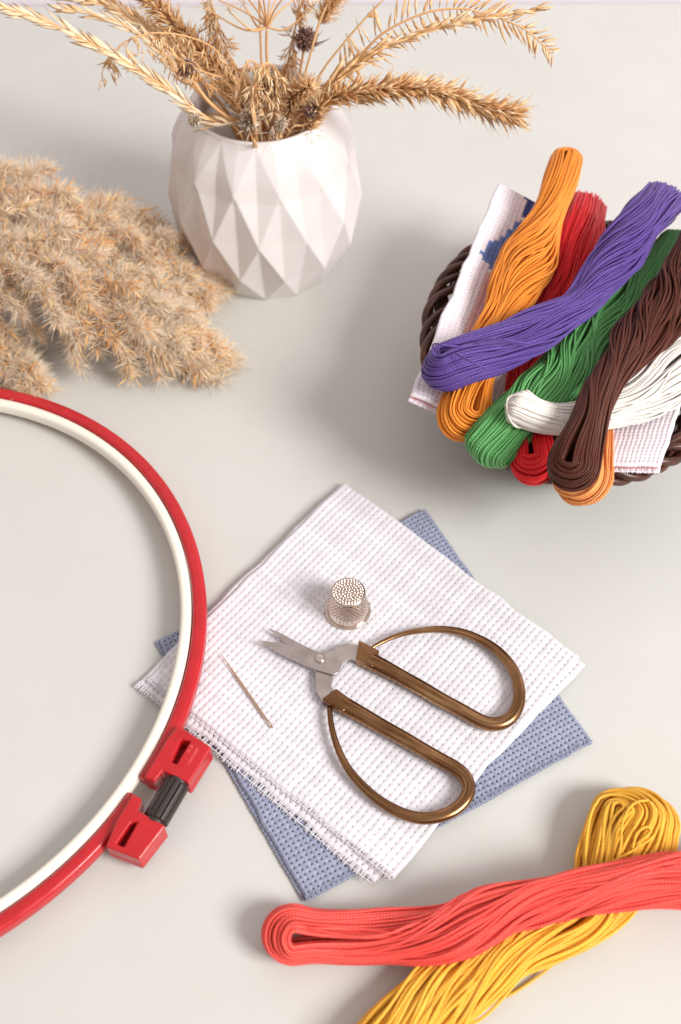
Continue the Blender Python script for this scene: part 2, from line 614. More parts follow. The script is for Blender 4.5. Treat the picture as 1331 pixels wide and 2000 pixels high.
# right side
bristly('bristly golden spike arching low to the right of the vase mouth', [(606, 240, 446), (640, 196, 444), (700, 180, 440), (770, 172, 436), (840, 176, 432), (910, 196, 428), (960, 212, 424), (1002, 224, 420)],
        0.36, 1.0, 820, 9.8, 0.95, 36, 5, 'all', start=0.85, end=1.05, tint=(0.15, 0.95))
# comb grass
path = stem_path([(600, 235, 462), (660, 150, 458), (700, 112, 456), (752, 62, 456), (830, 25, 455), (900, 16, 454), (945, 26, 452), (990, 40, 450), (1034, 62, 448), (1080, 106, 446)], 120)
root = stalk('comb_grass', 'open comb-like grass head arching at the top right with its tip hanging down', 'dried grass', path)
stem_mesh(root, path, 1.1, 0.5)
mb = MB()
spike(mb, path, 0.5, 0.78, 38, 12.5, 0.95, 72, 'two', 0, 0.1, (0.4, 0.9), end=1.0)
spike(mb, path, 0.78, 1.0, 42, 11, 0.85, 50, 'two', 0, 0.1, (0.3, 0.9), end=0.5)
mb.build('seed_head', M_STRAW, root)
bristly('straight slim grass spike lying across the comb grass at the top right', [(596, 230, 455), (650, 160, 450), (690, 125, 448), (735, 98, 446), (800, 72, 444), (870, 50, 442), (960, 32, 440), (1076, 14, 438)],
        0.42, 0.98, 150, 11, 0.85, 11, 0, 'all', r=(1.3, 0.7), tint=(0.4, 1.0))
# leaf-like pale sheath beside it
bristly('broad dry grass blade sheath rising right behind the bristly spike', [(585, 240, 452), (632, 180, 448), (672, 148, 447), (726, 108, 446)], 0.6, 1.0, 22, 17, 1.5, 9, 0, 'all', name='grass_sheath', tint=(0.35, 0.8))
# left side pale rye
bristly('long pale rye spike reaching to the upper left corner', [(475, 272, 438), (420, 238, 436), (380, 214, 435), (350, 190, 434), (270, 135, 432), (180, 86, 430), (100, 46, 428), (0, 12, 426), (-60, -8, 425)],
        0.42, 1.0, 74, 13.5, 1.15, 13, 0, 'two', name='rye_grass', mat=M_PALE, r=(0.9, 0.5), tint=(0.35, 1.0), jitter=0.08)
bristly('short pale rye spike above the long one at the upper left', [(450, 240, 462), (400, 192, 462), (340, 130, 464), (292, 80, 466), (240, 48, 468), (200, 34, 468), (160, 22, 468), (120, 17, 468)],
        0.6, 1.0, 26, 13, 1.1, 12, 0, 'two', name='rye_grass', mat=M_PALE, r=(1.5, 0.6), tint=(0.3, 1.0), jitter=0.08)
bristly('thin pale rye spike leaving the frame at the top left edge', [(455, 240, 474), (390, 160, 476), (320, 80, 480), (262, 38, 482), (200, 6, 484), (140, -4, 484), (90, -8, 484)],
        0.5, 1.0, 40, 13, 1.1, 12, 0, 'two', name='rye_grass', mat=M_PALE, r=(1.2, 0.6), tint=(0.2, 0.9), jitter=0.1)
# dense dark spikes at the upper left
bristly('thick bristly brown spike leaning to the upper left', [(480, 230, 470), (440, 152, 472), (400, 106, 474), (360, 66, 476), (320, 26, 478), (262, -34, 480), (220, -80, 482)],
        0.45, 1.0, 700, 8.5, 0.6, 50, 3, 'all', tint=(0.05, 0.75))
bristly('brown bristly spike behind the thick one at the upper left', [(470, 235, 492), (420, 150, 496), (360, 90, 500), (290, 50, 504), (230, 14, 506), (170, -24, 508)],
        0.5, 1.0, 220, 9, 0.75, 35, 3, 'front', tint=(0.0, 0.6))
# dry leafy straw in the left of the mouth
bristly('folded brown straw leaf at the left rim of the vase', [(500, 262, 436), (450, 232, 440), (410, 200, 440), (372, 150, 442), (330, 90, 444)], 0.25, 0.7, 10, 34, 1.7, 5, 0, 'all', name='straw_leaf', tint=(0.2, 0.7), r=(1.4, 0.8))
bristly('golden straw leaf crossing the left part of the vase mouth', [(520, 240, 470), (470, 170, 472), (432, 130, 474), (410, 105, 476)], 0.2, 0.8, 12, 30, 1.9, 6, 0, 'all', name='straw_leaf', tint=(0.2, 0.8), r=(1.2, 0.7))


def panicle(label, px, hang, n, y, mat=M_STRAW, dropL=5.0, tint=(0.35, 1.0), spread=5.0, fr=(0.45, 1.0), name='panicle_grass', pitch=(0.0, -1.0)):
    path = stem_path(px, 70)
    root = stalk(name, label, 'dried grass', path)
    stem_mesh(root, path, 0.8, 0.35)
    mb = MB(); tb = []
    f = rng.uniform(fr[0], fr[1], n)
    p, T = along(path, f)
    for i in range(n):
        d = rng.normal(size=3) * spread * 0.5 + A([0, -0.5, hang * rng.uniform(0.3, 1.4)])
        c = cr([p[i], p[i] + T[i] * 3 + d * 0.4 + A([0, 0, 1.5]), p[i] + d], 8)
        tb.append(c)
        k = 5
        b = along(c, rng.uniform(0.35, 1, k))[0]
        dd = unit(unit(d) + rng.normal(0, 0.35, (k, 3)))
        V, q, t, st = spindles(b, dd, dropL * rng.uniform(0.7, 1.3, k), 0.5, 3)
        mb.add(V, q, t, tint=np.repeat(rng.uniform(*tint, k), st))
    V, q, uv = tubes(A(tb), 0.17, 4)
    mb.add(V, q, uv=uv, tint=0.5)
    mb.build('seed_head', mat, root)


panicle('drooping seed panicle with pale tassels over the middle of the vase mouth', [(515, 255, 452), (512, 180, 450), (505, 130, 448), (485, 118, 444), (470, 150, 440)], -12, 70, 445, fr=(0.5, 1.0))
panicle('drooping seed panicle hanging in front of the vase mouth', [(530, 250, 448), (540, 180, 444), (532, 128, 440), (510, 130, 436), (494, 180, 434)], -13, 60, 440, fr=(0.55, 1.0), tint=(0.5, 1.0))
panicle('tall seed panicle rising at the top edge left of the umbel', [(505, 255, 470), (490, 190, 472), (468, 140, 474), (440, 90, 476), (420, 30, 478), (405, -30, 480)], -8, 90, 470, fr=(0.5, 0.95), spread=4.5)
panicle('thin seed panicle bending over to the left with small hanging tufts', [(490, 245, 466), (450, 140, 462), (420, 96, 458), (370, 72, 452), (300, 64, 446), (240, 84, 440), (205, 130, 438)], -7, 36, 440, fr=(0.6, 1.0), spread=3.5)
panicle('sparse seed panicle rising behind the umbel at the top edge', [(540, 250, 485), (556, 150, 490), (574, 70, 495), (588, -20, 500)], -4, 50, 490, fr=(0.55, 1.0), spread=6, tint=(0.2, 0.8))


panicle('small brown seed panicle drooping beside the dark thistle on the left', [(505, 250, 458), (470, 190, 456), (440, 155, 452), (400, 140, 446), (355, 118, 442), (330, 100, 440)], -6, 30, 446, fr=(0.55, 1.0), spread=3.0, tint=(0.1, 0.7))


def bunny(label, px, a, n, L, name='bunny_tail_grass'):
    path = stem_path(px, 70)
    root = stalk(name, label, 'dried grass', path)
    stem_mesh(root, path, 0.7, 0.5)
    mb = MB(); spike(mb, path, a, 1.0, n, L, 0.42, 48, 'all', 3.5, 0.25, (0.2, 0.9), end=0.75)
    mb.build('seed_head', M_STRAW, root)


bunny('fluffy oval bunny-tail head inside the right of the vase mouth', [(556, 258, 452), (566, 214, 448), (572, 190, 446), (604, 168, 442)], 0.80, 420, 8)
bunny('fluffy bunny-tail head cut by the top edge above the dark thistle', [(570, 240, 470), (600, 130, 474), (628, 40, 478), (668, -26, 480)], 0.86, 300, 6.5)


def thistle(label, px, y, rpx, stem, pale=False, bracts=8, bl=2.2):
    c = PY(px[0], px[1], y); r = rpx / kpx(c)
    path = cr([A([VX + rng.uniform(-8, 8), VY + rng.uniform(-8, 8), 14])] + [PY(*s) for s in stem] + [c], 50)
    root = stalk('sea_holly', label, 'dried thistle', path)
    mat = M_THISTP if pale else M_THIST
    stem_mesh(root, path, 0.8, 0.7, M_STRAW if not pale else M_THISTP, 0.4)
    n = 110
    g = math.pi * (3 - math.sqrt(5)); i = np.arange(n)
    zz = 1 - 2 * (i + 0.5) / n; rr = np.sqrt(1 - zz ** 2)
    d = np.stack([rr * np.cos(g * i), rr * np.sin(g * i), zz], 1)
    V, q, t, st = spindles(c + d * r * 0.45, d + rng.normal(0, 0.12, d.shape), r * rng.uniform(0.5, 0.72, n), r * 0.13, 4)
    mb = MB(); mb.add(V, q, t, tint=np.repeat(rng.uniform(0, 1, n), st))
    V, q, t, st = spindles(c + d[::3] * r * 0.3, d[::3], r * 0.5, r * 0.3, 4)
    mb.add(V, q, t, tint=0.15)
    mb.build('flower_head', mat, root)
    T = unit(path[-1] - path[-6]); e1 = unit(np.cross(T, VIEW)); e2 = np.cross(T, e1)
    a = np.arange(bracts) / bracts * 2 * math.pi + rng.uniform(0, 1)
    d = np.cos(a)[:, None] * e1 + np.sin(a)[:, None] * e2 + 0.35 * T
    V, q, t, st = spindles(c - T * r * 0.6, d, r * bl * rng.uniform(0.7, 1.2, bracts), r * 0.11, 3, bend=T * 0.2)
    mb = MB(); mb.add(V, q, t, tint=np.repeat(rng.uniform(0.2, 0.9, bracts), st)); mb.build('bract', mat, root)


thistle('dark thistle head left of the bunch below the bristly brown spike', (365, 132), 444, 19, [(480, 236, 452), (400, 160, 446)], bl=1.7)
thistle('largest dark thistle head standing high right of the umbel', (598, 76), 490, 24, [(575, 210, 484), (588, 130, 488)], bl=2.3)
thistle('brown thistle head in the middle of the vase mouth', (527, 166), 446, 22, [(535, 235, 450)], bl=1.6)
thistle('small dark thistle head at the right rim of the vase', (608, 216), 442, 16, [(570, 252, 446)], bl=1.6)
thistle('pale silvery thistle head at the front rim of the vase', (487, 232), 434, 24, [(510, 262, 440)], True, 9, 2.6)
thistle('smallest pale thistle head hanging over the left rim', (380, 234), 428, 14, [(480, 262, 440), (420, 244, 432)], True, 7, 1.6)
thistle('pale yellowish thistle head low inside the vase mouth', (548, 240), 440, 15, [(540, 262, 446)], True, 7, 1.5)
thistle('tiny grey thistle head with wide bracts at the front of the mouth', (532, 258), 432, 6, [(534, 268, 440)], True, 6, 9.5)

# umbel
path = stem_path([(520, 250, 462), (524, 170, 462), (521, 96, 462), (522, 52, 462)], 50)
root = stalk('dill_umbel', 'bare umbel of thin spokes at the top middle of the bunch', 'dried umbel', path)
stem_mesh(root, path, 0.9, 0.8)
mb = MB(); tb = []; tips = []
for (x, y, dy) in [(612, 14, 0), (580, -6, 10), (560, -14, -6), (530, -20, 4), (500, -18, -8), (476, 6, 6), (446, 20, -4), (420, -4, 8), (548, -20, 18), (512, -24, -18), (470, -20, 16), (400, 14, 0)]:
    a, b = path[-1], PY(x, y, 462 + dy)
    tb.append(cr([a, a * 0.6 + b * 0.4 + A([0, -1, (2 if y < 0 else -4)]), b], 14)); tips.append(b)
V, q, uv = tubes(A(tb), np.linspace(0.55, 0.3, 14)[None].repeat(len(tb), 0), 5)
mb.add(V, q, uv=uv, tint=0.45)
mb.build('spoke', M_STRAW, root)
mb = MB()
for b in tips:
    n = 14; d = unit(rng.normal(size=(n, 3)) + A([0, 0, 0.8]))
    V, q, t, st = spindles(b, d, rng.uniform(3, 8, n), 0.22, 3)
    mb.add(V, q, t, tint=np.repeat(rng.uniform(0.4, 1, n), st))
mb.build('seed_cluster', M_PALE, root)

# bare stems
for lab, px in [('bare dark stem with a small bud reaching to the top edge right of the middle', [(596, 238, 455), (622, 152, 452), (680, 74, 448), (738, 10, 446), (752, -4, 445)]),
                ('thin straight straw leaning right in front of the largest thistle', [(566, 250, 458), (600, 130, 456), (622, 50, 455), (640, 6, 454)]),
                ('thick straw rising behind the umbel to the top edge', [(545, 250, 486), (560, 140, 490), (580, 40, 494), (600, -30, 496)]),
                ('thin straw at the top edge right of the tall panicle', [(520, 250, 478), (512, 140, 482), (508, 40, 486), (506, -30, 488)]),
                ('flat pale straw leaning left inside the vase mouth', [(500, 262, 470), (460, 214, 476), (410, 162, 484), (396, 146, 486)]),
                ('brown straw leaning left under the dark thistle', [(500, 262, 462), (444, 196, 462), (400, 142, 462), (352, 92, 462)]),
                ('golden straw lying low towards the right rim', [(560, 268, 445), (600, 242, 444), (640, 208, 442), (660, 192, 441)])]:
    path = stem_path(px, 40)
    root = stalk('dry_straw', lab, 'dried straw', path)
    stem_mesh(root, path, 0.85, 0.6, tint=rng.uniform(0.2, 0.7))
    if 'bud' in lab:
        mb = MB(); V, q, t, st = spindles(A([path[-4]] * 3), A([[1, 0, 0.1], [0.6, 0, 1], [0.9, 0.3, 0.5]]), [5, 3, 4], 0.8, 4)
        mb.add(V, q, t, tint=0.25); mb.build('bud', M_STRAW, root)


# ------------------------------------------------------------------ pampas plumes on the table
def plume(label, axis, radii, nb, seed, name='pampas_plume', dens=1.0):
    """axis: list of (px,py,z); radii: branch length along it (mm)"""
    r = np.random.default_rng(seed)
    path = cr([P(*a) for a in axis], 80)
    root = thing(name, label, 'pampas grass', (path[0][0], path[0][1], 0), 'pampas plumes lying on the table')
    mb = MB(); V, q, uv = tubes(path, np.linspace(2.2, 0.4, 80)[None], 6); mb.add(V, q, uv=uv, tint=0.2)
    mb.build('stem', M_PLUME, root)
    f = r.uniform(0, 1, nb) ** 0.9
    p, T = along(path, f)
    Lb = np.interp(f, np.linspace(0, 1, len(radii)), radii) * r.uniform(0.35, 1.2, nb)
    tw = MB(); bl = MB(); hr = MB(); tb = []
    for i in range(nb):
        side = r.normal(size=3); side -= (side @ T[i]) * T[i]; side = unit(side)
        if side[2] < -0.25: side[2] = abs(side[2])
        al = r.uniform(0.5, 1.15)
        d = unit(math.cos(al) * T[i] + math.sin(al) * side)
        a = p[i]; b = a + d * Lb[i] * 0.55; c = a + d * Lb[i] * 0.9 + T[i] * Lb[i] * 0.15 - A([0, 0, 0.22 * Lb[i]])
        br = cr([a, b, c], 10); br[:, 2] = np.maximum(br[:, 2], 0.8)
        tb.append(br)
        ns = max(4, int(Lb[i] * 0.42 * dens))
        g = r.uniform(0.15, 1.0, ns); sp, st_ = along(br, g)
        bt = r.uniform(0, 1)
        k = 3
        base = np.repeat(sp, k, 0)
        dd = unit(np.repeat(st_, k, 0) * 0.9 + r.normal(0, 0.62, (ns * k, 3)))
        dd[:, 2] = np.where(base[:, 2] + dd[:, 2] * 8 < 0.4, np.abs(dd[:, 2]) * 0.3, dd[:, 2])
        V, q, t, st = spindles(base, dd, r.uniform(5.0, 11.5, ns * k), r.uniform(0.26, 0.6, ns * k), 3)
        bl.add(V, q, t, tint=np.repeat(np.clip(0.25 + 0.45 * bt + r.normal(0, 0.2, ns * k), 0, 1), st))
        k = 11 if r.uniform() < 0.58 else 46
        base = np.repeat(sp, k, 0) + r.normal(0, 0.7, (ns * k, 3))
        dd = unit(np.repeat(st_, k, 0) * 0.8 + r.normal(0, 0.6, (ns * k, 3)))
        base[:, 2] = np.maximum(base[:, 2], 0.5)
        dd[:, 2] = np.where(base[:, 2] + dd[:, 2] * 8 < 0.4, np.abs(dd[:, 2]) * 0.3, dd[:, 2])
        V, q, t, st = spindles(base, dd, r.uniform(4.5, 10.5, ns * k) * np.where(r.uniform(0, 1, ns * k) > 0.93, 1.5, 1.0), 0.125, 3, bend=r.normal(0, 0.18, (ns * k, 3)))
        hr.add(V, q, t, tint=np.repeat(r.uniform(0, 1, ns * k), st))
    V, q, uv = tubes(A(tb), 0.22, 4); tw.add(V, q, uv=uv, tint=0.3)
    tw.build('twig', M_PLUME, root)
    bl.build('spikelet', M_PLUME, root)
    hr.build('silk', M_HAIR, root)


plume('largest fluffy golden pampas plume lying with its tip between vase and red hoop', [(-170, 500, 34), (-20, 520, 34), (110, 556, 30), (230, 612, 24), (330, 664, 15), (424, 714, 5)], [46, 44, 40, 33, 24, 10], 250, 3)
plume('fluffy pampas plume at the back pointing at the foot of the vase', [(-170, 400, 40), (0, 410, 40), (120, 430, 36), (230, 470, 28), (320, 530, 18), (404, 580, 9)], [36, 34, 30, 25, 21, 10], 170, 4)
plume('small thin pampas sprig at the left edge just above the red hoop', [(-140, 590, 22), (-60, 640, 18), (0, 690, 10), (72, 756, 4)], [22, 20, 16, 8], 70, 5, 'pampas_sprig')


# ------------------------------------------------------------------ woven cloths
def cloth_mesh(cor, period, nsub, depth, colf, thick=1.1, rib=0.0, pd=1.2, zf=None, wob=0.35, seed=0, colcell=None, chk=0.0):
    """cor: four 3-D corners (u0v0,u1v0,u1v1,u0v1)."""
    r = np.random.default_rng(seed)
    c = A(cor, float)
    lu = (np.linalg.norm(c[1] - c[0]) + np.linalg.norm(c[2] - c[3])) / 2
    lv = (np.linalg.norm(c[3] - c[0]) + np.linalg.norm(c[2] - c[1])) / 2
    nu, nv = int(round(lu / period)), int(round(lv / period))
    U = np.arange(nu * nsub + 1) / nsub; W = np.arange(nv * nsub + 1) / nsub
    u, v = np.meshgrid(U, W, indexing='ij')
    # ragged threads: every row of threads is a little displaced
    ju = np.interp(U, np.arange(nu + 1), r.normal(0, 0.05, nu + 1)); jv = np.interp(W, np.arange(nv + 1), r.normal(0, 0.05, nv + 1))
    s = ((u + jv[None, :] * np.sin(math.pi * np.clip(u / nu, 0, 1))) / nu)[..., None]; t = ((v + ju[:, None] * np.sin(math.pi * np.clip(v / nv, 0, 1))) / nv)[..., None]
    p = c[0] * (1 - s) * (1 - t) + c[1] * s * (1 - t) + c[2] * s * t + c[3] * (1 - s) * t
    # edge waviness
    n1 = np.interp(U, np.arange(0, nu + 3, 3), r.normal(0, wob, len(np.arange(0, nu + 3, 3))))
    n2 = np.interp(W, np.arange(0, nv + 3, 3), r.normal(0, wob, len(np.arange(0, nv + 3, 3))))
    eu, ev = unit(c[1] - c[0]), unit(c[3] - c[0])
    fu = np.exp(-np.minimum(v, nv - v) / 2.5)[..., None]; fv = np.exp(-np.minimum(u, nu - u) / 2.5)[..., None]
    p = p + ev * n1[:, None, None] * fu + eu * n2[None, :, None] * fv
    du = u - np.round(u); dv = v - np.round(v)
    pit = np.exp(-(((du / 0.14) ** 2 + (dv / 0.14) ** 2) ** 2))
    h = (0.30 + rib) * np.sin(math.pi * u) ** 2 + 0.26 * np.sin(math.pi * v) ** 2 + chk * np.sin(math.pi * u) * np.sin(math.pi * v)
    # four strands in every bundle
    h = h + 0.035 * np.cos(2 * math.pi * 4 * u) * (np.abs(dv) < 0.3) + 0.035 * np.cos(2 * math.pi * 4 * v) * (np.abs(du) < 0.3)
    cellr = r.normal(0, 0.08, (nu + 2, nv + 2))[np.floor(u).astype(int), np.floor(v).astype(int)]
    h = h + cellr * np.sin(math.pi * u) ** 2 * np.sin(math.pi * v) ** 2
    d = np.minimum(np.minimum(u, nu - u), np.minimum(v, nv - v)) * period
    h = (h * depth * (1 - pit) - pd * pit) * np.clip(d / 0.8, 0.2, 1) - np.clip(1 - d / 1.0, 0, 1) ** 2 * 0.6
    nrm = unit(np.cross(c[1] - c[0], c[3] - c[0]))
    if nrm[2] < 0: nrm = -nrm
    if zf is not None: p = p + zf(s[..., 0], t[..., 0], p)
    top = p + nrm * h[..., None]
    a, b = top.shape[:2]
    V = top.reshape(-1, 3)
    idx = np.arange(a * b).reshape(a, b)
    q = np.stack([idx[:-1, :-1], idx[1:, :-1], idx[1:, 1:], idx[:-1, 1:]], -1).reshape(-1, 4)
    # skirt and underside
    ring = np.concatenate([idx[:, 0], idx[-1, 1:], idx[-2::-1, -1], idx[0, -2:0:-1]])
    st = nsub
    und = (p - nrm * thick)[::st, ::st]; ua, ub = und.shape[:2]
    n0 = len(V)
    low = p.reshape(-1, 3)[ring] - nrm * thick
    V = np.vstack([V, low, und.reshape(-1, 3)])
    k = np.arange(len(ring)); k2 = (k + 1) % len(ring)
    q2 = np.stack([ring[k], n0 + k, n0 + k2, ring[k2]], 1)
    ui = n0 + len(ring) + np.arange(ua * ub).reshape(ua, ub)
    q3 = np.stack([ui[:-1, :-1], ui[:-1, 1:], ui[1:, 1:], ui[1:, :-1]], -1).reshape(-1, 4)
    if colcell is not None:
        cc = np.zeros((nu, nv, 3))
        for i in range(nu):
            for j in range(nv):
                ss, tt = (i + .5) / nu, (j + .5) / nv
                pc = c[0] * (1 - ss) * (1 - tt) + c[1] * ss * (1 - tt) + c[2] * ss * tt + c[3] * (1 - ss) * tt
                cc[i, j] = colcell(i, j, pc, r)
        ctop = cc[np.clip(np.floor(u).astype(int), 0, nu - 1), np.clip(np.floor(v).astype(int), 0, nv - 1)].reshape(-1, 3)
    else:
        base = A(colf[:3])
        var = 1 + r.normal(0, 0.035, (nu + 2, 1))[np.floor(u).astype(int), 0] + r.normal(0, 0.035, (1, nv + 2))[0, np.floor(v).astype(int)]
        # over/under threads differ a little in the way the yarn lies
        var = var + chk * 0.4 * np.sign(np.sin(math.pi * u) * np.sin(math.pi * v))
        ctop = (base * np.clip(var, 0.7, 1.2)[..., None]).reshape(-1, 3)
    col = np.vstack([ctop, ctop[ring], np.broadcast_to(A(colf[:3]), (ua * ub, 3))])
    return V, np.vstack([q, q2, q3]), np.clip(col, 0, 1)


def fringe(name, parent, a, b, col, period, length, zdrop=0.4, seed=0, gaps=0.25):
    """short warp ends standing out of a cut edge from a to b, with one loose weft thread along them"""
    r = np.random.default_rng(seed)
    a, b = A(a, float), A(b, float); L = np.linalg.norm(b - a); t = unit(b - a)
    out = unit(A([t[1], -t[0], 0]))
    n = int(L / period); ps = []
    for i in range(n):
        for k in range(4):
            if r.uniform() < gaps * 0.4: continue
            o = a + t * ((i + 0.14 + k * 0.2) * period + r.normal(0, 0.08))
            e = o + out * length * r.uniform(0.75, 1.15) + t * r.normal(0, 0.18) + A([0, 0, -zdrop + r.normal(0, 0.12)])
            ps.append(cr([o - out * 1.2 + A([0, 0, 0.1]), o + A([0, 0, 0.18]), e], 6))
    V, q, uv = tubes(A(ps), 0.2, 5)
    mb = MB(); mb.add(V, q, uv=uv)
    w = A([a + t * s + out * (length * 0.55 + r.normal(0, 0.12)) + A([0, 0, 0.05 + 0.1 * math.sin(s / period * 2 * math.pi)]) for s in np.linspace(0, L, n * 6)])
    V, q, uv = tubes(w, 0.22, 5); mb.add(V, q, uv=uv)
    V = np.vstack(mb.V)
    c = np.broadcast_to(A(col[:3]), (len(V), 3))
    return mk(name, V, np.vstack(mb.Qd), None, M_CLOTH, parent, True, None, None, c)


WHITE = srgb(224, 221, 226); BLUE = srgb(150, 156, 178)
# blue cloth, folded double
root = thing('blue_aida_cloth', 'folded blue woven cross-stitch cloth under the white one', 'cloth', (10, 205, 0))
b0 = [(830, 993), (1157, 1445), (598, 1757), (308, 1250)]
cor = [P(x, y, 2.5) for x, y in b0]
V, q, c = cloth_mesh(cor, 2.02, 10, 0.4, BLUE, 1.2, seed=1, pd=2.0, chk=0.13)
mk('upper_layer', V, q, None, M_CLOTH, root, True, col=c)
cor2 = [P(830, 994, 0.6), P(1158, 1450, 0.6), P(598, 1761, 0.6), P(306, 1253, 0.6)]
V, q, c = cloth_mesh(cor2, 2.02, 4, 0.25, BLUE, 0.55, seed=2, pd=0.3)
mk('lower_layer', V, q, None, M_CLOTH, root, True, col=c)
fringe('fringe', root, cor2[3] + A([0, 0, 0.5]), cor2[2] + A([0, 0, 0.5]), BLUE, 2.02, 1.1, seed=3)
fringe('fringe', root, cor[2], cor[1], BLUE, 2.02, 0.8, 0.7, seed=4)


def sag(s, t, p):
    """the corners of the white cloth droop beyond the blue one"""
    z = np.zeros(p.shape)
    z[..., 2] = -1.4 * np.exp(-((s) ** 2 + (t) ** 2) / 0.012) - 1.6 * np.exp(-((s) ** 2 + (1 - t) ** 2) / 0.02)
    z[..., 2] += 0.25 * np.sin(s * 9 + 1) * np.sin(t * 7) - 0.8 * np.exp(-((1 - s) ** 2 + (1 - t) ** 2) / 0.01)
    return z


root = thing('white_aida_cloth', 'folded white woven cross-stitch cloth with frayed edge under the scissors', 'cloth', (10, 215, 2.4))
w1 = [(673, 938), (1134, 1282), (770, 1716), (287, 1322)]
corw = [P(x, y, 5.1) for x, y in w1]
V, q, c = cloth_mesh(corw, 2.62, 11, 0.26, WHITE, 1.1, rib=0.32, pd=0.52, zf=sag, seed=5)
mk('upper_layer', V, q, None, M_CLOTH, root, True, col=c)
w2 = [(669, 939), (1146, 1299), (730, 1722), (266, 1330)]
corv = [P(x, y, 3.9) for x, y in w2]
V, q, c = cloth_mesh(corv, 2.62, 9, 0.3, WHITE, 1.0, rib=0.15, pd=0.9, zf=sag, seed=6)
mk('lower_layer', V, q, None, M_CLOTH, root, True, col=c)
fringe('fringe', root, corv[3] + A([0.6, 0, -1.2]), corv[2] + A([0, 0, 0]), WHITE, 2.62, 2.0, seed=7, gaps=0.5)
fringe('fringe', root, corw[3] + A([0.6, 0, -1.2]), corw[2] + A([0, 0, 0]), WHITE, 2.62, 1.6, seed=8, gaps=0.5)


# ------------------------------------------------------------------ embroidery hoop
HC = A([-193.0, 224.7]); RO = 139.3


def hoop_z(x): return 5.6 * np.clip((x + 332) / 279.0, 0, 1.1)


def rrect(r0, r1, z0, z1, rd, n=5):
    pts = []
    for cx, cz, a0 in ((r1 - rd, z1 - rd, 0), (r0 + rd, z1 - rd, 90), (r0 + rd, z0 + rd, 180), (r1 - rd, z0 + rd, 270)):
        for k in range(n):
            a = math.radians(a0 + 90 * k / (n - 1)); pts.append((cx + rd * math.cos(a), cz + rd * math.sin(a)))
    return pts


def tiltz(V):
    V = V.copy(); V[:, 2] += hoop_z(V[:, 0]); return V


root = thing('embroidery_hoop', 'large round embroidery hoop with red outer ring and cream inner ring', 'embroidery hoop', (HC[0], HC[1], 0))
TR, TC, HH = 5.6, 4.7, 7.0
V, q, ng = lathe(rrect(RO - TR - TC - 0.3, RO - TR - 0.35, 0, HH - 0.2, 1.9, 6), 260, (HC[0], HC[1], 0), closed=True)
mk('inner_ring', tiltz(V), q, None, M_CREAM, root)


def hang_(px, py): d = P(px, py, 12)[:2] - HC; return math.atan2(d[1], d[0])


g0, g1 = hang_(281, 1520), hang_(259, 1551)
prof = rrect(RO - TR, RO, 0, HH, 1.7, 6)
V, q, ng = lathe(prof, 300, (HC[0], HC[1], 0), closed=True, a0=g0, a1=g1 + 2 * math.pi)
mk('outer_ring', tiltz(V), q, None, M_RED, root, ngons=ng)
ZT = 9.6; zb = float(hoop_z(-70))


def block(name, outline, slot, label=None):
    o = [P(x, y, ZT + zb)[:2] for x, y in outline]; s = [P(x, y, ZT + zb)[:2] for x, y in slot]
    mb = MB()
    V, T, Qd = extrude(o, zb + 3.0, zb + ZT, [s]); mb.add(V, Qd, T)
    V, T, Qd = extrude(o, zb - 0.6, zb + 2.998); mb.add(V, Qd, T)
    ob = mb.build(name, M_RED, root, smooth=False)
    bevel(ob, 0.7, 3)
    return ob


up_o = [(281, 1518), (304, 1480), (328, 1441), (347, 1417), (367, 1428), (413, 1459), (369, 1530), (318, 1505), (301, 1526)]
up_s = [(354, 1444), (372, 1447), (345, 1492), (335, 1488)]
lo_o = [(259, 1551), (276, 1558), (268, 1582), (323, 1613), (272, 1679), (206, 1654), (226, 1606)]
lo_s = [(256, 1606), (269, 1605), (242, 1654), (227, 1648)]
ub = block('clamp_block', up_o, up_s)
lb = block('clamp_block', lo_o, lo_s)
# raised writing on the upper block
a, b = P(384, 1460, ZT + zb), P(366, 1491, ZT + zb)
rd = unit((b - a)[:2]); upv = A([-rd[1], rd[0]])


def writing(txt, start, size, parent):
    cu = bpy.data.curves.new('embossed_text', 'FONT'); cu.body = txt; cu.size = size * S; cu.extrude = 0.1 * S; cu.space_character = 1.15
    to = bpy.data.objects.new('embossed_text', cu); COL.objects.link(to)
    dg = bpy.context.evaluated_depsgraph_get()
    me = bpy.data.meshes.new_from_object(to.evaluated_get(dg))
    bpy.data.objects.remove(to)
    o = bpy.data.objects.new('embossed_text', me); COL.objects.link(o); me.materials.append(M_REDL)
    o.parent = parent
    ang = math.atan2(rd[1], rd[0])
    o.rotation_euler = (0, 0, ang)
    o.location = (A([start[0], start[1], ZT + zb + 0.06]) - ORG[parent]) * S
    return o


L = np.linalg.norm((b - a)[:2])
writing('GERMANY', a[:2] + upv * 0.1, L / 4.75, ub)
writing('\u00d8 25', a[:2] - upv * 2.3 - rd * 0.1, L / 4.9, ub)
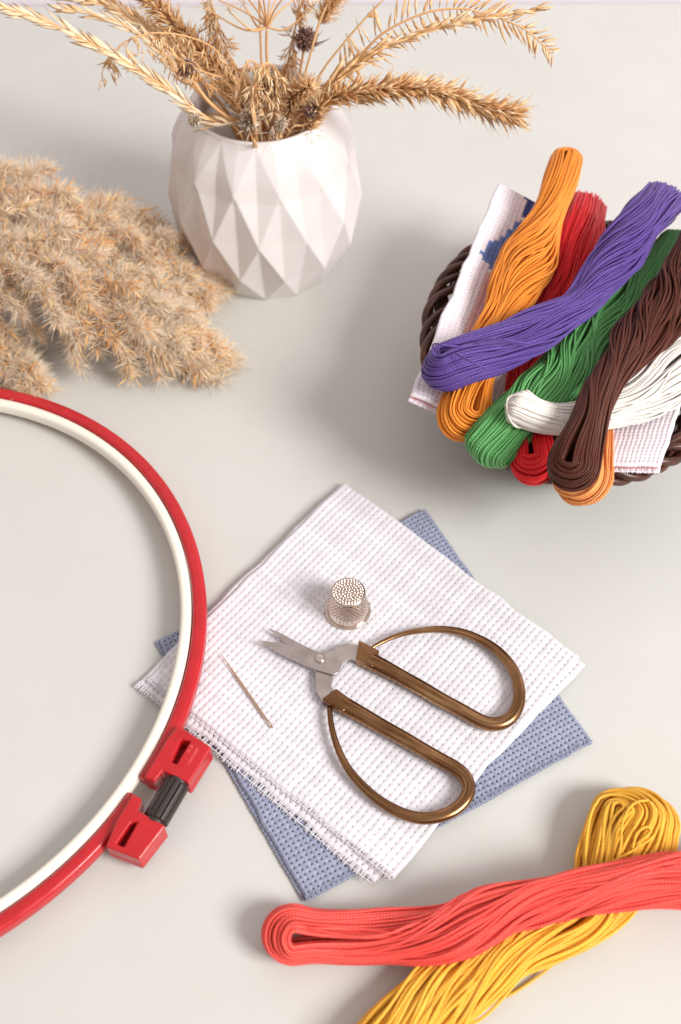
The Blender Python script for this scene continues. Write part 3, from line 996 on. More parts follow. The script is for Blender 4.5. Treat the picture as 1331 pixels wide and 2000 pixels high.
# black tension screw
s0, s1 = P(346, 1531, 6 + zb), P(303, 1604, 6 + zb)
ax = unit((s1 - s0)); lat = unit(np.cross(A([0, 0, 1.0]), ax)); upz = A([0, 0, 1.0])
nfl = 12
mb = MB(); rings = []
prof2 = [(0.0, 0.1), (0.0, 4.0), (0.5, 4.7), (14.0 / 15, 4.7), (1.0, 4.0), (1.0, 0.1)]
LS = np.linalg.norm(s1 - s0)
prof2 = [(0, 0.1), (0, 4.2), (0.5, 4.8), (LS - 0.5, 4.8), (LS, 4.2), (LS, 0.1)]
sg = nfl * 6
V = []
for d, r in prof2:
    for k in range(sg):
        th = 2 * math.pi * k / sg
        fl = (0.62 if (k % 6) == 0 else 0.0) if r > 1 else 0
        rr = r - fl
        V.append(s0 + ax * d + (lat * math.cos(th) + upz * math.sin(th)) * rr)
q = [[i * sg + k, i * sg + (k + 1) % sg, (i + 1) * sg + (k + 1) % sg, (i + 1) * sg + k] for i in range(len(prof2) - 1) for k in range(sg)]
mb.add(V, q)
V, q, uv = tubes(np.linspace(s0 - ax * 9, s1 + ax * 9, 4), 2.6, 20); mb.add(V, q, uv=uv)
V, q, uv = tubes(np.linspace(s0 - ax * 1.2, s0 + ax * 0.1, 2), 3.9, 24); mb.add(V, q, uv=uv)
V, q, uv = tubes(np.linspace(s1 - ax * 0.1, s1 + ax * 1.2, 2), 3.9, 24); mb.add(V, q, uv=uv)
mb.build('tension_screw', M_BLACK, root, smooth=False)


# ------------------------------------------------------------------ thimble
ZC = 5.5                                      # top of the white cloth


def thimble():
    cx, cy = 3.0, 239.0
    root = thing('thimble', 'shiny dimpled metal thimble standing on the white cloth', 'thimble', (cx, cy, ZC))
    H, r0, r1 = 14.6, 8.7, 6.9
    na, nz = 216, 110
    th = np.arange(na) / na * 2 * math.pi; zz = np.linspace(0.9, H, nz)
    Z, Th = np.meshgrid(zz, th, indexing='ij')
    R = r0 + (r1 - r0) * (Z / H) ** 1.15
    R = R - 0.55 * np.clip((Z - H + 0.55) / 0.55, 0, 1) ** 2
    rows = (Z - 5.6) / 1.02; kr = np.round(rows)
    cnt = 32
    fa = Th / (2 * math.pi) * cnt + 0.5 * (kr % 2); da = (fa - np.round(fa)) * (2 * math.pi * R / cnt); dz = (rows - kr) * 1.02
    dim = np.exp(-(da ** 2 + dz ** 2) / 0.34 ** 2) * ((kr >= 0) & (kr <= 7))
    R = R - 0.5 * dim
    V = np.stack([cx + R * np.cos(Th), cy + R * np.sin(Th), ZC + Z], -1).reshape(-1, 3)
    idx = np.arange(nz * na).reshape(nz, na); nx = np.roll(idx, -1, 1)
    q = np.stack([idx[:-1], nx[:-1], nx[1:], idx[1:]], -1).reshape(-1, 4)
    mk('dimpled_wall', V, q, None, M_THIMB, root)
    # top disc with raised beads
    nr = 60; rr = np.linspace(0, r1 - 0.5, nr); Rr, Tt = np.meshgrid(rr, th, indexing='ij')
    ringn = [(0, 1), (1.25, 6), (2.5, 12), (3.75, 18), (5.0, 24), (6.0, 30)]
    x, y = Rr * np.cos(Tt), Rr * np.sin(Tt); h = np.zeros_like(x)
    for rad, n in ringn:
        for k in range(n):
            a = 2 * math.pi * k / n + rad
            h = np.maximum(h, 0.6 * np.exp(-((x - rad * math.cos(a)) ** 2 + (y - rad * math.sin(a)) ** 2) / 0.40 ** 2))
    edge = np.clip((Rr - (r1 - 1.0)) / 0.5, 0, 1)
    V = np.stack([cx + x, cy + y, ZC + H - 0.25 + h * (1 - edge) + 0.25 * edge + 0.25 * (1 - (Rr / r1) ** 2)], -1).reshape(-1, 3)
    idx = np.arange(nr * na).reshape(nr, na); nx = np.roll(idx, -1, 1)
    q = np.stack([idx[:-1], nx[:-1], nx[1:], idx[1:]], -1).reshape(-1, 4)
    mk('beaded_top', V, q, None, M_THIMB, root)
    pr = [(r0 - 0.1, 1.25), (r0 + 0.25, 1.3), (r0 + 0.65, 0.95), (r0 + 0.72, 0.5), (r0 + 0.5, 0.08), (r0 - 0.4, 0.0)]
    V, q, _ = lathe(pr, 96, (cx, cy, ZC))
    mk('rolled_rim', V, q, None, M_THIMB, root)


thimble()

# ------------------------------------------------------------------ needle
a, b = P(428, 1272, ZC + 0.7), P(532, 1422, ZC + 0.7)
d = unit(b - a); lat = unit(np.cross(d, A([0, 0, 1.0]))); L = np.linalg.norm(b - a)
mb = MB()
s = np.linspace(0, 1, 30); le = L - 4.6
r = 0.47 * np.clip(s / 0.42, 0.06, 1) ** 0.8
V, q, uv = tubes(a + d * (s * le)[:, None], r[None], 10); mb.add(V, q, uv=uv)
for sg_ in (-1, 1):
    w = np.linspace(0, 1, 16)
    V, q, uv = tubes(a + d * (le - 0.2 + w * 4.8)[:, None] + lat * (sg_ * 0.42 * np.sin(math.pi * w) ** 0.6)[:, None], np.r_[0.34, np.full(14, 0.22), 0.3][None], 8); mb.add(V, q, uv=uv)
o = mb.build('sewing_needle', M_NEEDLE)
props(o, 'thin steel sewing needle lying on the white cloth left of the scissors', 'needle', kind='thing')


# ------------------------------------------------------------------ scissors
def zp(x, y): return 480 + x * 0.4358, 1080 + y * 0.4358


ZS = ZC + 3.2
root = thing('sewing_scissors', 'small sewing scissors with antique brass bow handles, slightly open', 'scissors', (25, 205, ZC))


def blade(name, pts, z0, z1):
    o = [P(*zp(x, y), z1)[:2] for x, y in pts]
    V, T, Qd = extrude(o, z0, z1)
    mb = MB(); mb.add(V, Qd, T)
    ob = mb.build(name, M_STEEL, root, smooth=False)
    return bevel(ob, 0.25, 2, 30)


blade('blade', [(100, 334), (150, 354), (205, 384), (262, 414), (318, 440), (345, 470), (330, 512), (395, 552), (389, 575), (384, 596), (400, 622), (404, 640), (345, 665), (330, 640), (317, 618), (312, 580), (314, 532), (270, 490), (225, 440), (165, 392)], ZS - 0.95, ZS)
blade('blade', [(62, 392), (140, 400), (225, 417), (305, 437), (335, 444), (362, 444), (392, 436), (415, 420), (440, 411), (470, 407), (512, 412), (500, 482), (470, 474), (450, 482), (432, 500), (414, 535), (398, 548), (370, 540), (300, 516), (240, 490), (180, 462), (120, 428)], ZS + 0.05, ZS + 1.05)
c = P(*zp(332, 473), ZS + 1.1)
pr = [(2.0, -0.1), (2.0, 0.45), (1.7, 0.75), (1.0, 0.95), (0.01, 1.0)]
V, q, _ = lathe(pr, 36, c); mk('pivot_screw', V, q, None, M_BRIGHT, root)


def handle(pts, fer):
    arr = A(pts, float)
    c3 = []
    for x, y, r in arr:
        px, py = zp(x, y); rr = r * 0.4358 / 4.95
        p = P(px, py, ZC + 3.3)
        c3.append([p[0], p[1], ZC + 3.3, rr])
    c4 = cr(A(c3), 150)
    p, r = c4[:, :3], c4[:, 3].copy()
    # flattened oval section with a soft ridge along the top
    n = len(p); T = unit(np.gradient(p, axis=0)); Nn = unit(np.cross(A([0, 0, 1.0]), T))
    sd = 28; th = np.arange(sd) / sd * 2 * math.pi
    ex = 0.85
    cx_ = np.sign(np.cos(th)) * np.abs(np.cos(th)) ** ex; cz_ = np.sign(np.sin(th)) * np.abs(np.sin(th)) ** ex
    hz = np.minimum(r * 0.86, 3.0)
    V = p[:, None, :] + Nn[:, None, :] * (r[:, None] * cx_)[..., None] + A([0, 0, 1.0]) * (hz[:, None] * cz_)[..., None]
    Ls = np.r_[0, np.cumsum(np.linalg.norm(np.diff(p, axis=0), axis=1))]
    q, uv = [], []
    for i in range(n - 1):
        for k in range(sd):
            k2 = (k + 1) % sd
            q.append([i * sd + k, i * sd + k2, (i + 1) * sd + k2, (i + 1) * sd + k])
            uv.append([[k / sd, Ls[i]], [(k + 1) / sd, Ls[i]], [(k + 1) / sd, Ls[i + 1]], [k / sd, Ls[i + 1]]])
    mb = MB(); mb.add(V.reshape(-1, 3), q, uv=A(uv), ngons=[list(range(sd))[::-1], list(range((n - 1) * sd, n * sd))])
    h = mb.build('handle', M_BRASS, root)
    # faceted ferrule where blade and handle meet
    f3 = [P(*zp(x, y), ZC + 3.3) for x, y in fer]    # near-left, near-right, far-right, far-left (blade end first pair)
    V = []
    for k, (pt, hz_) in enumerate(zip(f3, (2.6, 2.6, 2.3, 2.3))):
        V += [pt + A([0, 0, hz_]), pt - A([0, 0, hz_])]
    mid = (f3[0] + f3[1]) / 2 * 0.45 + (f3[2] + f3[3]) / 2 * 0.55 + A([0, 0, 3.3])
    V.append(mid)
    Tt = [[0, 2, 8], [2, 4, 8], [4, 6, 8], [6, 0, 8]]
    Qd = [[0, 1, 3, 2], [2, 3, 5, 4], [4, 5, 7, 6], [6, 7, 1, 0], [1, 7, 5, 3]]
    mb = MB(); mb.add(V, Qd, Tt); fo = mb.build('ferrule', M_BRASS, h, smooth=False)
    bm = bmesh.new(); bm.from_mesh(fo.data); bmesh.ops.recalc_face_normals(bm, faces=bm.faces); bm.to_mesh(fo.data); bm.free()
    bevel(fo, 0.5, 3, 15)


handle([(530, 468, 36), (560, 484, 39), (620, 515, 37), (700, 558, 34), (790, 607, 33), (880, 660, 32), (970, 708, 31), (1050, 752, 31), (1100, 768, 31), (1150, 762, 30), (1190, 737, 29), (1218, 695, 28), (1228, 640, 27), (1222, 585, 26), (1200, 525, 25), (1160, 470, 24), (1110, 424, 22), (1050, 388, 20), (970, 356, 18), (870, 342, 16), (770, 350, 13), (690, 368, 11), (625, 393, 10), (575, 420, 9), (556, 434, 9)],
       [(508, 404), (494, 486), (572, 524), (600, 450)])
handle([(375, 655, 34), (400, 662, 39), (450, 688, 38), (520, 726, 35), (600, 772, 33), (700, 828, 32), (800, 886, 31), (880, 932, 31), (940, 966, 31), (980, 1000, 30), (1000, 1045, 29), (993, 1090, 28), (965, 1130, 27), (920, 1162, 27), (860, 1183, 26), (790, 1190, 25), (720, 1175, 24), (650, 1143, 23), (580, 1096, 21), (510, 1030, 19), (455, 960, 17), (415, 880, 15), (388, 790, 13), (378, 720, 12), (378, 690, 12)],
       [(406, 620), (342, 668), (440, 722), (478, 672)])


# ------------------------------------------------------------------ wicker basket
BC = A([105.0, 357.0]); BA = unit(A([0.185, 0.983])); BB = A([BA[1], -BA[0]])


def oval(th, f=1.0, z=0.0, dr=0.0):
    a, b = 79.5 * f + dr, 64.0 * f + dr
    return np.stack([BC[0] + a * np.cos(th) * BA[0] + b * np.sin(th) * BB[0], BC[1] + a * np.cos(th) * BA[1] + b * np.sin(th) * BB[1], np.zeros_like(th) + z], -1)


root = thing('wicker_basket', 'oval dark brown wicker basket filled with floss skeins and cloth', 'basket', (BC[0], BC[1], 0))
th = np.linspace(0, 2 * math.pi, 320, endpoint=False)
NS = 34
mb = MB()
fz = lambda z: 0.50 + 0.50 * (z / 44.0) ** 0.8
for k, z in enumerate(np.arange(2.5, 44, 3.0)):
    dr = 1.6 * np.cos(NS / 2 * th + k * math.pi) + 0.25 * np.sin(5 * th + k)
    V, q, uv = tubes(oval(th, fz(z), z + 0.5 * np.sin(NS / 2 * th + k), dr), 1.75, 8, True); mb.add(V, q, uv=uv)
mb.build('woven_wall', M_WICK, root)
mb = MB()
for k in range(NS):
    t0 = 2 * math.pi * (k + 0.5) / NS
    zz = np.linspace(0, 43, 10)
    V, q, uv = tubes(A([oval(A([t0]), fz(max(z, .01)), z)[0] for z in zz]), 1.3, 6); mb.add(V, q, uv=uv)
mb.build('upright_stakes', M_WICK, root)
V = np.vstack([oval(th, 0.5, 1.0), [[BC[0], BC[1], 1.0]]])
mk('base', V, None, [[i, (i + 1) % 320, 320] for i in range(320)], M_WICK, root)
mb = MB()
th2 = np.linspace(0, 2 * math.pi, 700, endpoint=False)
for k in range(4):
    ph = 11 * th2 + k * math.pi / 2 + 0.3 * np.sin(3 * th2 + k)
    V, q, uv = tubes(oval(th2, 1.0, 45 + 2.9 * np.sin(ph), 3.8 * np.cos(ph)), 1.65 + 0.25 * (k % 2), 10, True); mb.add(V, q, uv=uv)
mb.build('braided_rim', M_WICK, root)


# ------------------------------------------------------------------ cloths in the basket
def inside(pt, poly):
    x, y = pt; r = False; j = len(poly) - 1
    for i in range(len(poly)):
        if (poly[i][1] > y) != (poly[j][1] > y) and x < (poly[j][0] - poly[i][0]) * (y - poly[i][1]) / (poly[j][1] - poly[i][1]) + poly[i][0]: r = not r
        j = i
    return r


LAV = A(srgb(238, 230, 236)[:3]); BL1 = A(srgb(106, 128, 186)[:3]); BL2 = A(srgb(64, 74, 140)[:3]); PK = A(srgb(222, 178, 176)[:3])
SHAPE = [(938, 494), (957, 470), (985, 458), (1000, 440), (1012, 432), (1030, 428), (1062, 425), (1120, 470), (1120, 640), (1025, 640), (1050, 575), (1010, 560), (985, 535), (966, 520)]
SHAPE2 = [(1028, 380), (1046, 380), (1052, 400), (1036, 425), (1022, 425)]
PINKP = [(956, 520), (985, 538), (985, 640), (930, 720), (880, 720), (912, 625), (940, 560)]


def stitch(i, j, p, r):  # cell colour
    x, y = Q(p)
    w = LAV * (1 + r.normal(0, 0.02))
    if inside((x, y), SHAPE2): return BL2
    if inside((x, y), SHAPE):
        u = r.uniform()
        if (x - 940) * 0.75 + (y - 494) * 0.4 > 48: return BL2 if u < 0.62 else (w if u > 0.86 else BL1)
        return BL1 * (1 + r.normal(0, 0.04)) if u < 0.97 else w
    if inside((x, y), PINKP): return PK * (1 + r.normal(0, 0.04))  # pink of stitches showing from behind plus skein bounce light, painted in
    return w


root = thing('stitched_cloth', 'folded pale cloth with blue cross-stitch pattern at the left side of the basket', 'cloth', (80, 360, 46))
cl = [P(975, 355, 64), P(1105, 425, 52), P(975, 845, 45), P(803, 768, 53)]


def trough(s, t, p):
    z = np.zeros(p.shape); z[..., 2] = -7 * np.sin(math.pi * t) * np.clip(s * 1.3, 0, 1) + 0.5 * np.sin(6 * t + 3 * s); return z


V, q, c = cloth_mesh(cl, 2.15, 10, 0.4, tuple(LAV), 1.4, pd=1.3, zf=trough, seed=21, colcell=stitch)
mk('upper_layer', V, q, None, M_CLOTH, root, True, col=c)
cl2 = [x + A([0, 0, -2.6]) for x in cl]; dn = unit(cl[3] - cl[0]); dl = unit(cl[0] - cl[1])
cl2[3] = cl2[3] + dn * 1.0 + dl * 0.3; cl2[2] = cl2[2] + dn * 1.6; cl2[0] = cl2[0] + dl * 0.3
V, q, c = cloth_mesh(cl2, 2.15, 4, 0.4, tuple(LAV * 0.97), 1.2, zf=trough, seed=22, wob=0.5)
mk('lower_layer', V, q, None, M_CLOTH, root, True, col=c)
fringe('fringe', root, cl2[3], cl2[2], tuple(LAV) + (1,), 2.15, 1.2, 0.3, seed=23)
e = np.linspace(0, 1, 60)[:, None]
mb = MB(); V, q, uv = tubes((cl[3] * (1 - e) + cl[2] * e) + A([0, 0, -1.6]) + dn * 0.6 + A([0, 0, 0.25]) * np.sin(e * 90), 0.13, 5); mb.add(V, q, uv=uv)
mb.build('hem_thread', M_REDL, root)

root = thing('pale_cloth', 'folded plain pale cloth at the right side of the basket under the white skein', 'cloth', (150, 340, 46))
c2 = [P(1262, 482, 40), P(1420, 500, 54), P(1290, 908, 52.5), P(1150, 905, 52)]


def trough2(s, t, p):
    z = np.zeros(p.shape); z[..., 2] = -9 * np.sin(math.pi * t) * np.clip(1.2 - s, 0, 1); return z


V, q, c = cloth_mesh(c2, 2.15, 10, 0.4, tuple(LAV), 1.4, pd=1.3, zf=trough2, seed=24)
mk('upper_layer', V, q, None, M_CLOTH, root, True, col=c)
c3 = [x + A([0, 0, -2.6]) for x in c2]; dn2 = unit(c2[3] - c2[0])
c3[3] = c3[3] + dn2 * 0.8; c3[2] = c3[2] + dn2 * 1.2 + A([0.6, 0, 0])
V, q, c = cloth_mesh(c3, 2.15, 4, 0.4, tuple(LAV * 0.97), 1.2, zf=trough2, seed=25, wob=0.5)
mk('lower_layer', V, q, None, M_CLOTH, root, True, col=c)
fringe('fringe', root, c3[3], c3[2], tuple(LAV) + (1,), 2.15, 1.2, 0.3, seed=26)
mb = MB(); V, q, uv = tubes((c2[3] * (1 - e) + c2[2] * e) + A([0, 0, -1.5]) + dn2 * 0.6, 0.12, 5); mb.add(V, q, uv=uv)
mb.build('hem_thread', M_REDL, root)


# ------------------------------------------------------------------ floss skeins
def skein(label, mat, ctrl, phi0, phi1, tr=0.40, flat=0.62, seed=0, eye=0.14, ext=(1.0, 1.0), twist=0.0, wav=0.16, clump=0.11, floor=None, group=None, jit=0.05, stray=9, name='floss_skein', loose=(), lift=None):
    """ctrl: (px, py, z of the middle, half width in photo px). Closed loops of thread flattened into a bundle."""
    r = np.random.default_rng(seed)
    c = []
    for x, y, z, hw in ctrl:
        p = P(x, y, z); c.append([p[0], p[1], p[2], hw / kpx(p)])
    full = cr(A(c), 200)
    Lf = np.r_[0, np.cumsum(np.linalg.norm(np.diff(full[:, :3], axis=0), axis=1))]
    e0, e1 = full[0, 3] * ext[0], full[-1, 3] * ext[1]
    M, K = 72, 15
    s = np.linspace(e0, Lf[-1] - e1, M)
    p = np.stack([np.interp(s, Lf, full[:, k]) for k in range(3)], 1); W = np.interp(s, Lf, full[:, 3])
    t = np.linspace(0, 1, M)
    H = flat * (0.55 * W + 0.45 * W.mean()) * (1 + 0.25 * np.exp(-np.minimum(t, 1 - t) / 0.08))
    T = unit(np.gradient(p, axis=0)); Nn = unit(np.cross(A([0, 0, 1.0]), T)); B = np.cross(T, Nn)
    phi = np.radians(phi0 + (phi1 - phi0) * (3 * t ** 2 - 2 * t ** 3)) + twist * np.sin(2 * math.pi * t)
    # thread positions in the right half of a unit disc
    rho, the = [], []
    Wm = W.mean(); per = math.pi * math.sqrt((Wm ** 2 + (flat * Wm) ** 2) / 2)
    for rr in (1.0, 0.88, 0.74, 0.58, 0.4):
        n = max(2, int(per * rr / (2 * tr * 0.97)))
        a = (np.arange(n) + 0.5) / n * math.pi - math.pi / 2 + r.normal(0, 0.25 / n, n)
        rho += list(rr * (1 + r.normal(0, jit, n)) - 0.0); the += list(a)
    nst = stray                                   # a few stray loops that lie loosely over the rest
    rho += list(r.uniform(1.0, 1.1, nst)); the += list(r.uniform(-1.45, 1.45, nst))
    rho, the = A(rho), A(the); n = len(rho)
    wild = np.where(np.arange(n) >= n - nst, r.uniform(3, 7, n), r.uniform(0.5, 1.5, n))
    ph_t = r.uniform(0, 2 * math.pi, n)
    win = np.sin(math.pi * t) ** 0.6
    ncl = 8; cid = np.clip(((the + math.pi / 2) / math.pi * ncl + r.normal(0, 0.25, n)).astype(int), 0, ncl - 1)
    cp1, cp2, cf = r.uniform(0, 6.3, (2, ncl)), r.uniform(0, 6.3, (2, ncl)), r.uniform(1.0, 2.4, (2, ncl))
    f1, f2 = r.uniform(1.3, 2.0), r.uniform(2.6, 3.8)
    o1, o2 = r.uniform(0, 6, 2)

    def half(sign):
        w = wav * np.sin(2 * math.pi * f1 * t[None] + o1 + 1.4 * the[:, None] + sign) + 0.6 * wav * np.sin(2 * math.pi * f2 * t[None] + o2 + 2.5 * the[:, None] * sign)
        w = w + 0.035 * wild[:, None] * np.sin(2 * math.pi * r.uniform(1.6, 2.9, n)[:, None] * t[None] + ph_t[:, None]) + 0.02 * np.sin(2 * math.pi * 5.1 * t[None] + 2 * ph_t[:, None])
        g = 0 if sign > 0 else 1
        cw = np.sin(2 * math.pi * cf[g][cid][:, None] * t[None] + cp1[g][cid][:, None])
        w = w + clump * cw
        an = the[:, None] + w * win[None]
        rh = rho[:, None] * (1 + (0.025 * np.sin(2 * math.pi * 3.3 * t[None] + ph_t[:, None]) + 0.06 * np.sin(2 * math.pi * f1 * t[None] + 3 * the[:, None] + o2) + 0.9 * clump * np.sin(2 * math.pi * 1.4 * cf[g][cid][:, None] * t[None] + cp2[g][cid][:, None])) * win[None])
        ey = eye * np.exp(-np.minimum(t, 1 - t) / 0.06)[None]
        x = sign * np.maximum(ey + (1 - ey) * rh * np.cos(an), -0.2); y = rh * np.sin(an)
        l = x * np.cos(phi) - y * np.sin(phi); v = x * np.sin(phi) + y * np.cos(phi)
        return p[None] + (W * l)[..., None] * Nn + (H * v)[..., None] * B, x, y

    a_, xa, ya = half(1.0); b_, xb, yb = half(-1.0)

    def cap(i, sgn, e):
        th = np.linspace(0, math.pi, K + 2)[1:-1]
        x = xa[:, i][:, None]; y = ya[:, i][:, None]
        cph, sph = math.cos(phi[i]), math.sin(phi[i])
        l = x * np.cos(th) * cph - y * sph; v = x * np.cos(th) * sph + y * cph
        jl = 1 + r.normal(0, 0.015, (n, 1))
        fwd = np.abs(x) * np.sin(th) ** 0.9 * e * jl * (1.08 - 0.4 * y ** 2) + 0.35 * r.normal(0, 1, (n, 1)) * np.sin(th)
        return p[i] + (W[i] * l)[..., None] * Nn[i] + (H[i] * v)[..., None] * B[i] + fwd[..., None] * T[i] * sgn

    endcap = cap(M - 1, 1, e1); startcap = cap(0, -1, e0)
    loops = np.concatenate([a_, endcap, b_[:, ::-1], startcap[:, ::-1]], 1)
    refm = (-np.sin(phi)[:, None] * Nn + np.cos(phi)[:, None] * B)
    ref = np.concatenate([refm, np.repeat(refm[-1:], K, 0), refm[::-1], np.repeat(refm[:1], K, 0)], 0)
    if lift is not None: loops = lift(loops)
    if floor is not None: loops[..., 2] = np.maximum(loops[..., 2], floor + tr)
    V, q, uv = tubes(loops, 1.22 * tr * np.repeat(r.uniform(0.82, 1.14, n)[:, None], loops.shape[1], 1), 7, True, ref[None])
    uv = uv.reshape(n, -1, 4, 2); uv[..., 1] += r.uniform(0, 9, n)[:, None, None]; uv = uv.reshape(-1, 4, 2)
    tint = np.repeat(np.clip(r.normal(0.5, 0.3, n), 0, 1), loops.shape[1] * 7)
    org = A([p[:, 0].mean(), p[:, 1].mean(), V[:, 2].min()])
    o = mk(name, V, q, None, mat, None, True, uv, tint, origin=org)
    props(o, label, 'floss skein', group, 'thing')
    for pts in loose:
        lp = cr([P(*k) for k in pts], 40)
        V, q, uv = tubes(lp, np.r_[0.2, np.full(38, tr * 0.95), 0.2][None], 7)
        mk('loose_thread', V, q, None, mat, o, True, uv, np.full(len(V), 0.7))
    return o


ORANGE = floss_mat('orange_floss', (255, 150, 54)); PURPLE = floss_mat('purple_floss', (100, 75, 152)); REDF = floss_mat('red_floss', (242, 42, 48))
GREEN = floss_mat('green_floss', (108, 180, 106)); BROWN = floss_mat('brown_floss', (88, 43, 29)); IVORY = floss_mat('white_floss', (244, 238, 230), 0.92, 1.04)
CORAL = floss_mat('coral_floss', (250, 88, 78)); YELLOW = floss_mat('yellow_floss', (255, 186, 68)); PEACH = floss_mat('light_orange_floss', (255, 162, 96))
GB = 'floss skeins in the basket'; GT = 'floss skeins crossed on the table'

skein('light orange skein at the bottom of the basket whose end hangs under the brown one', PEACH, [(1194, 446, 40, 34), (1180, 560, 36, 34), (1165, 700, 38, 34), (1152, 820, 46, 40), (1140, 900, 50, 54), (1138, 980, 44, 56)], 90, 220, seed=31, group=GB, eye=0.12, ext=(0.55, 1))
skein('red skein in the basket running under the purple and green ones', REDF, [(1141, 398, 50, 38), (1132, 430, 57, 41), (1120, 480, 57, 41), (1102, 560, 50, 35), (1066, 650, 44, 36), (1030, 730, 41, 40), (1022, 810, 41, 38), (1038, 872, 49, 40), (1044, 940, 44, 44)], 90, 192, seed=32, group=GB, eye=0.16, ext=(0.55, 1))
skein('bright orange skein sticking out furthest at the back of the basket', ORANGE, [(1112, 299, 74, 28), (1096, 350, 73, 31), (1078, 404, 70, 30), (1056, 455, 66, 38), (1030, 508, 62, 51), (1000, 570, 60, 42), (982, 615, 58, 35), (952, 680, 55, 33), (924, 745, 53, 38), (908, 796, 53, 46), (894, 854, 47, 50)], 8, 152, seed=33, group=GB, wav=0.14, eye=0.14)
skein('green skein lying between the purple and brown ones in the basket', GREEN, [(1326, 462, 62, 26), (1272, 540, 60, 33), (1216, 600, 58, 42), (1156, 656, 57, 40), (1100, 726, 56, 48), (1040, 784, 56, 54), (984, 838, 55, 48), (936, 898, 48, 46)], 60, -85, seed=34, group=GB, wav=0.22, ext=(0.8, 0.55))
skein('purple skein lying on top across the orange and red ones', PURPLE, [(1298, 384, 70, 42), (1272, 412, 76, 45), (1240, 452, 77, 43), (1192, 520, 73, 41), (1140, 590, 69, 32), (1098, 618, 68, 33), (1036, 652, 68, 46), (970, 684, 67, 49), (900, 708, 66, 46), (834, 736, 60, 50)], 72, 202, seed=35, group=GB, wav=0.2, eye=0.3, ext=(0.6, 0.95),
      loose=[[(905, 678, 74), (868, 674, 78), (848, 672, 76), (846, 690, 72), (860, 700, 70)], [(890, 690, 75), (920, 706, 77), (950, 720, 76)], [(925, 672, 74), (960, 662, 77), (1000, 666, 78), (1040, 672, 76)]])
skein('white skein curving under the brown one over the pale cloth', IVORY, [(1470, 560, 58, 46), (1400, 620, 58, 48), (1331, 694, 58, 52), (1262, 762, 58, 52), (1200, 800, 58, 38), (1120, 818, 61, 30), (1052, 812, 64, 30), (996, 786, 66, 34)], 10, 75, seed=36, group=GB, ext=(1, 0.6), wav=0.1,
      loose=[[(1060, 790, 70), (1020, 772, 72), (994, 776, 70), (992, 806, 67), (1006, 832, 64), (1030, 836, 60)], [(1060, 792, 69.6), (1022, 775, 71), (998, 779, 69), (996, 808, 66), (1010, 832, 63), (1034, 838, 59)]])
skein('dark brown skein lying on top across the white one', BROWN, [(1400, 420, 76, 44), (1360, 510, 74, 46), (1316, 590, 72, 50), (1252, 656, 70, 46), (1204, 716, 71, 32), (1174, 762, 73, 29), (1150, 824, 73, 33), (1124, 890, 70, 46), (1114, 948, 60, 50)], 60, -166, seed=37, group=GB, wav=0.2, eye=0.2)

yel = skein('yellow skein lying on the table under the coral red one', YELLOW, [(1258, 1558, 8, 62), (1236, 1625, 9, 78), (1206, 1695, 8, 76), (1178, 1752, 7, 60), (1124, 1806, 7, 38), (1031, 1846, 7, 46), (950, 1892, 7, 54), (862, 1946, 7, 62), (760, 2050, 7, 66), (690, 2130, 7, 62)], 34, -110, tr=0.52, flat=0.5, seed=41, floor=0.0, group=GT, wav=0.16, jit=0.09, eye=0.1, stray=22,
      loose=[[(1268, 1586, 14), (1304, 1622, 12), (1316, 1650, 8), (1320, 1700, 4)], [(1300, 1632, 10), (1306, 1606, 8), (1314, 1588, 6)],
             [(1190, 1730, 15), (1212, 1660, 17), (1216, 1610, 18), (1236, 1572, 17), (1270, 1566, 16), (1288, 1600, 15), (1276, 1634, 16), (1240, 1660, 17), (1190, 1690, 16), (1160, 1722, 14)],
             [(1236, 1660, 16.5), (1244, 1630, 18), (1262, 1616, 18.5), (1272, 1624, 18), (1256, 1640, 17.5), (1240, 1652, 16)],
             [(1096, 1870, 3), (1062, 1900, 1.5), (1020, 1930, 1), (990, 1948, 1)]])


def over_yellow(loops):
    # the coral skein rides over the yellow one
    a, b = P(700, 1830, 8)[0], P(930, 1810, 8)[0]
    w = np.clip((loops[..., 0] - a) / (b - a), 0, 1)
    loops[..., 2] += 8.5 * w * w * (3 - 2 * w)
    return loops


skein('coral red skein lying on the table across the yellow one', CORAL, [(522, 1826, 8, 54), (566, 1826, 8.5, 54), (625, 1829, 8, 45), (740, 1832, 8, 46), (840, 1834, 8.5, 50), (920, 1812, 9, 46), (1000, 1786, 10, 40), (1125, 1757, 11, 37), (1250, 1740, 11, 42), (1331, 1734, 10, 50), (1430, 1726, 8, 50), (1500, 1722, 8, 46)], 20, -140, tr=0.46, flat=0.6, seed=42, floor=0.0, group=GT, wav=0.2, eye=0.22, lift=over_yellow,
      loose=[[(600, 1812, 15), (660, 1826, 15.5), (710, 1832, 16), (760, 1824, 16.5), (810, 1808, 17), (868, 1802, 17)], [(770, 1820, 16.5), (815, 1804, 17.5), (866, 1806, 17.5)]])

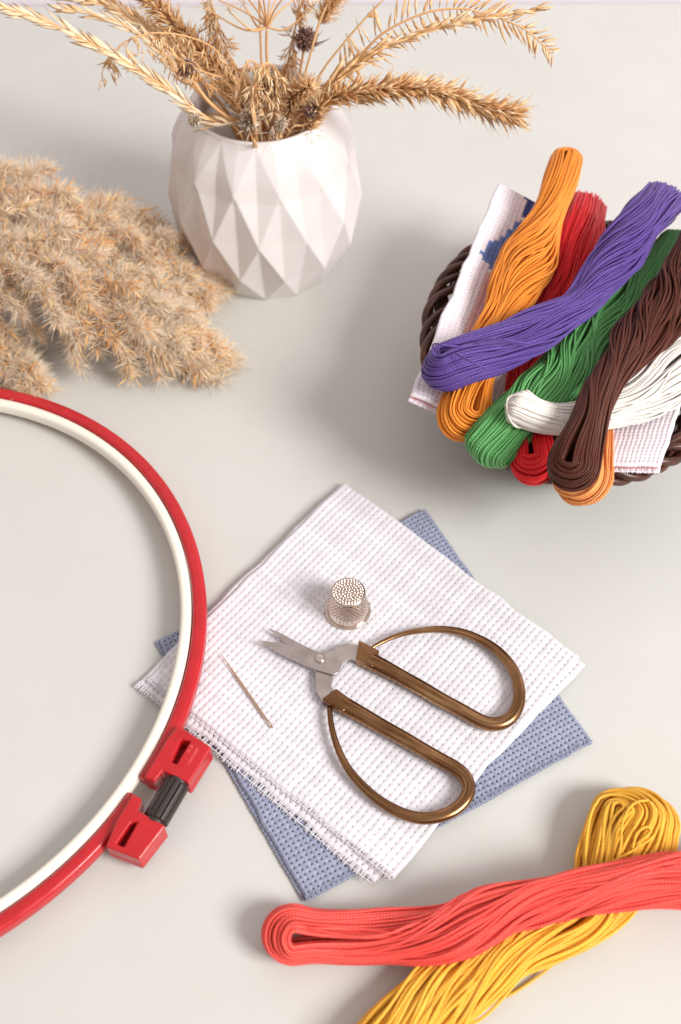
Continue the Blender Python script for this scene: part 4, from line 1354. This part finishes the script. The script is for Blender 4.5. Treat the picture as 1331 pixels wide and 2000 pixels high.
# ------------------------------------------------------------------ light
w = bpy.data.worlds.new('World'); scene.world = w; w.use_nodes = True
nt = w.node_tree; bg = nt.nodes['Background']
tc = nt.nodes.new('ShaderNodeTexCoord'); sp = nt.nodes.new('ShaderNodeSeparateXYZ'); nt.links.new(tc.outputs['Generated'], sp.inputs[0])
rp = nt.nodes.new('ShaderNodeValToRGB')
rp.color_ramp.elements[0].position = 0.0; rp.color_ramp.elements[0].color = (0.27, 0.245, 0.24, 1)
rp.color_ramp.elements[1].position = 1.0; rp.color_ramp.elements[1].color = (0.67, 0.61, 0.585, 1)
nt.links.new(sp.outputs[2], rp.inputs[0]); nt.links.new(rp.outputs[0], bg.inputs['Color'])
bg.inputs['Strength'].default_value = 0.88


def area(name, loc, target, size, power, color):
    l = bpy.data.lights.new(name, 'AREA'); l.shape = 'RECTANGLE'; l.size, l.size_y = size; l.energy = power; l.color = color
    o = bpy.data.objects.new(name, l); COL.objects.link(o)
    from mathutils import Vector
    o.location = loc; o.rotation_euler = (Vector(target) - Vector(loc)).to_track_quat('-Z', 'Y').to_euler()
    return o


area('window_light', (1.72, -0.78, 1.58), (0, 0.3, 0), (0.92, 0.92), 61, (1.0, 0.99, 0.978))

# ------------------------------------------------------------------ camera
cd = bpy.data.cameras.new('camera'); co = bpy.data.objects.new('camera', cd); COL.objects.link(co)
co.location = CAM * S
co.rotation_euler = (math.pi / 2 - EL, 0, 0)
cd.sensor_fit = 'HORIZONTAL'; cd.sensor_width = 36; cd.lens = FPX / 1331 * 36
cd.clip_start = 0.01; cd.clip_end = 50
cd.dof.use_dof = True; cd.dof.focus_distance = 0.435; cd.dof.aperture_fstop = 15
scene.camera = co
scene.view_settings.view_transform = 'Standard'; scene.view_settings.look = 'None'
scene.view_settings.exposure = 0.44; scene.view_settings.gamma = 1.0
scene.render.resolution_x, scene.render.resolution_y = 681, 1024
scene.render.engine = 'CYCLES'
scene.cycles.max_bounces = 14; scene.cycles.diffuse_bounces = 10
scene.cycles.use_denoising = True
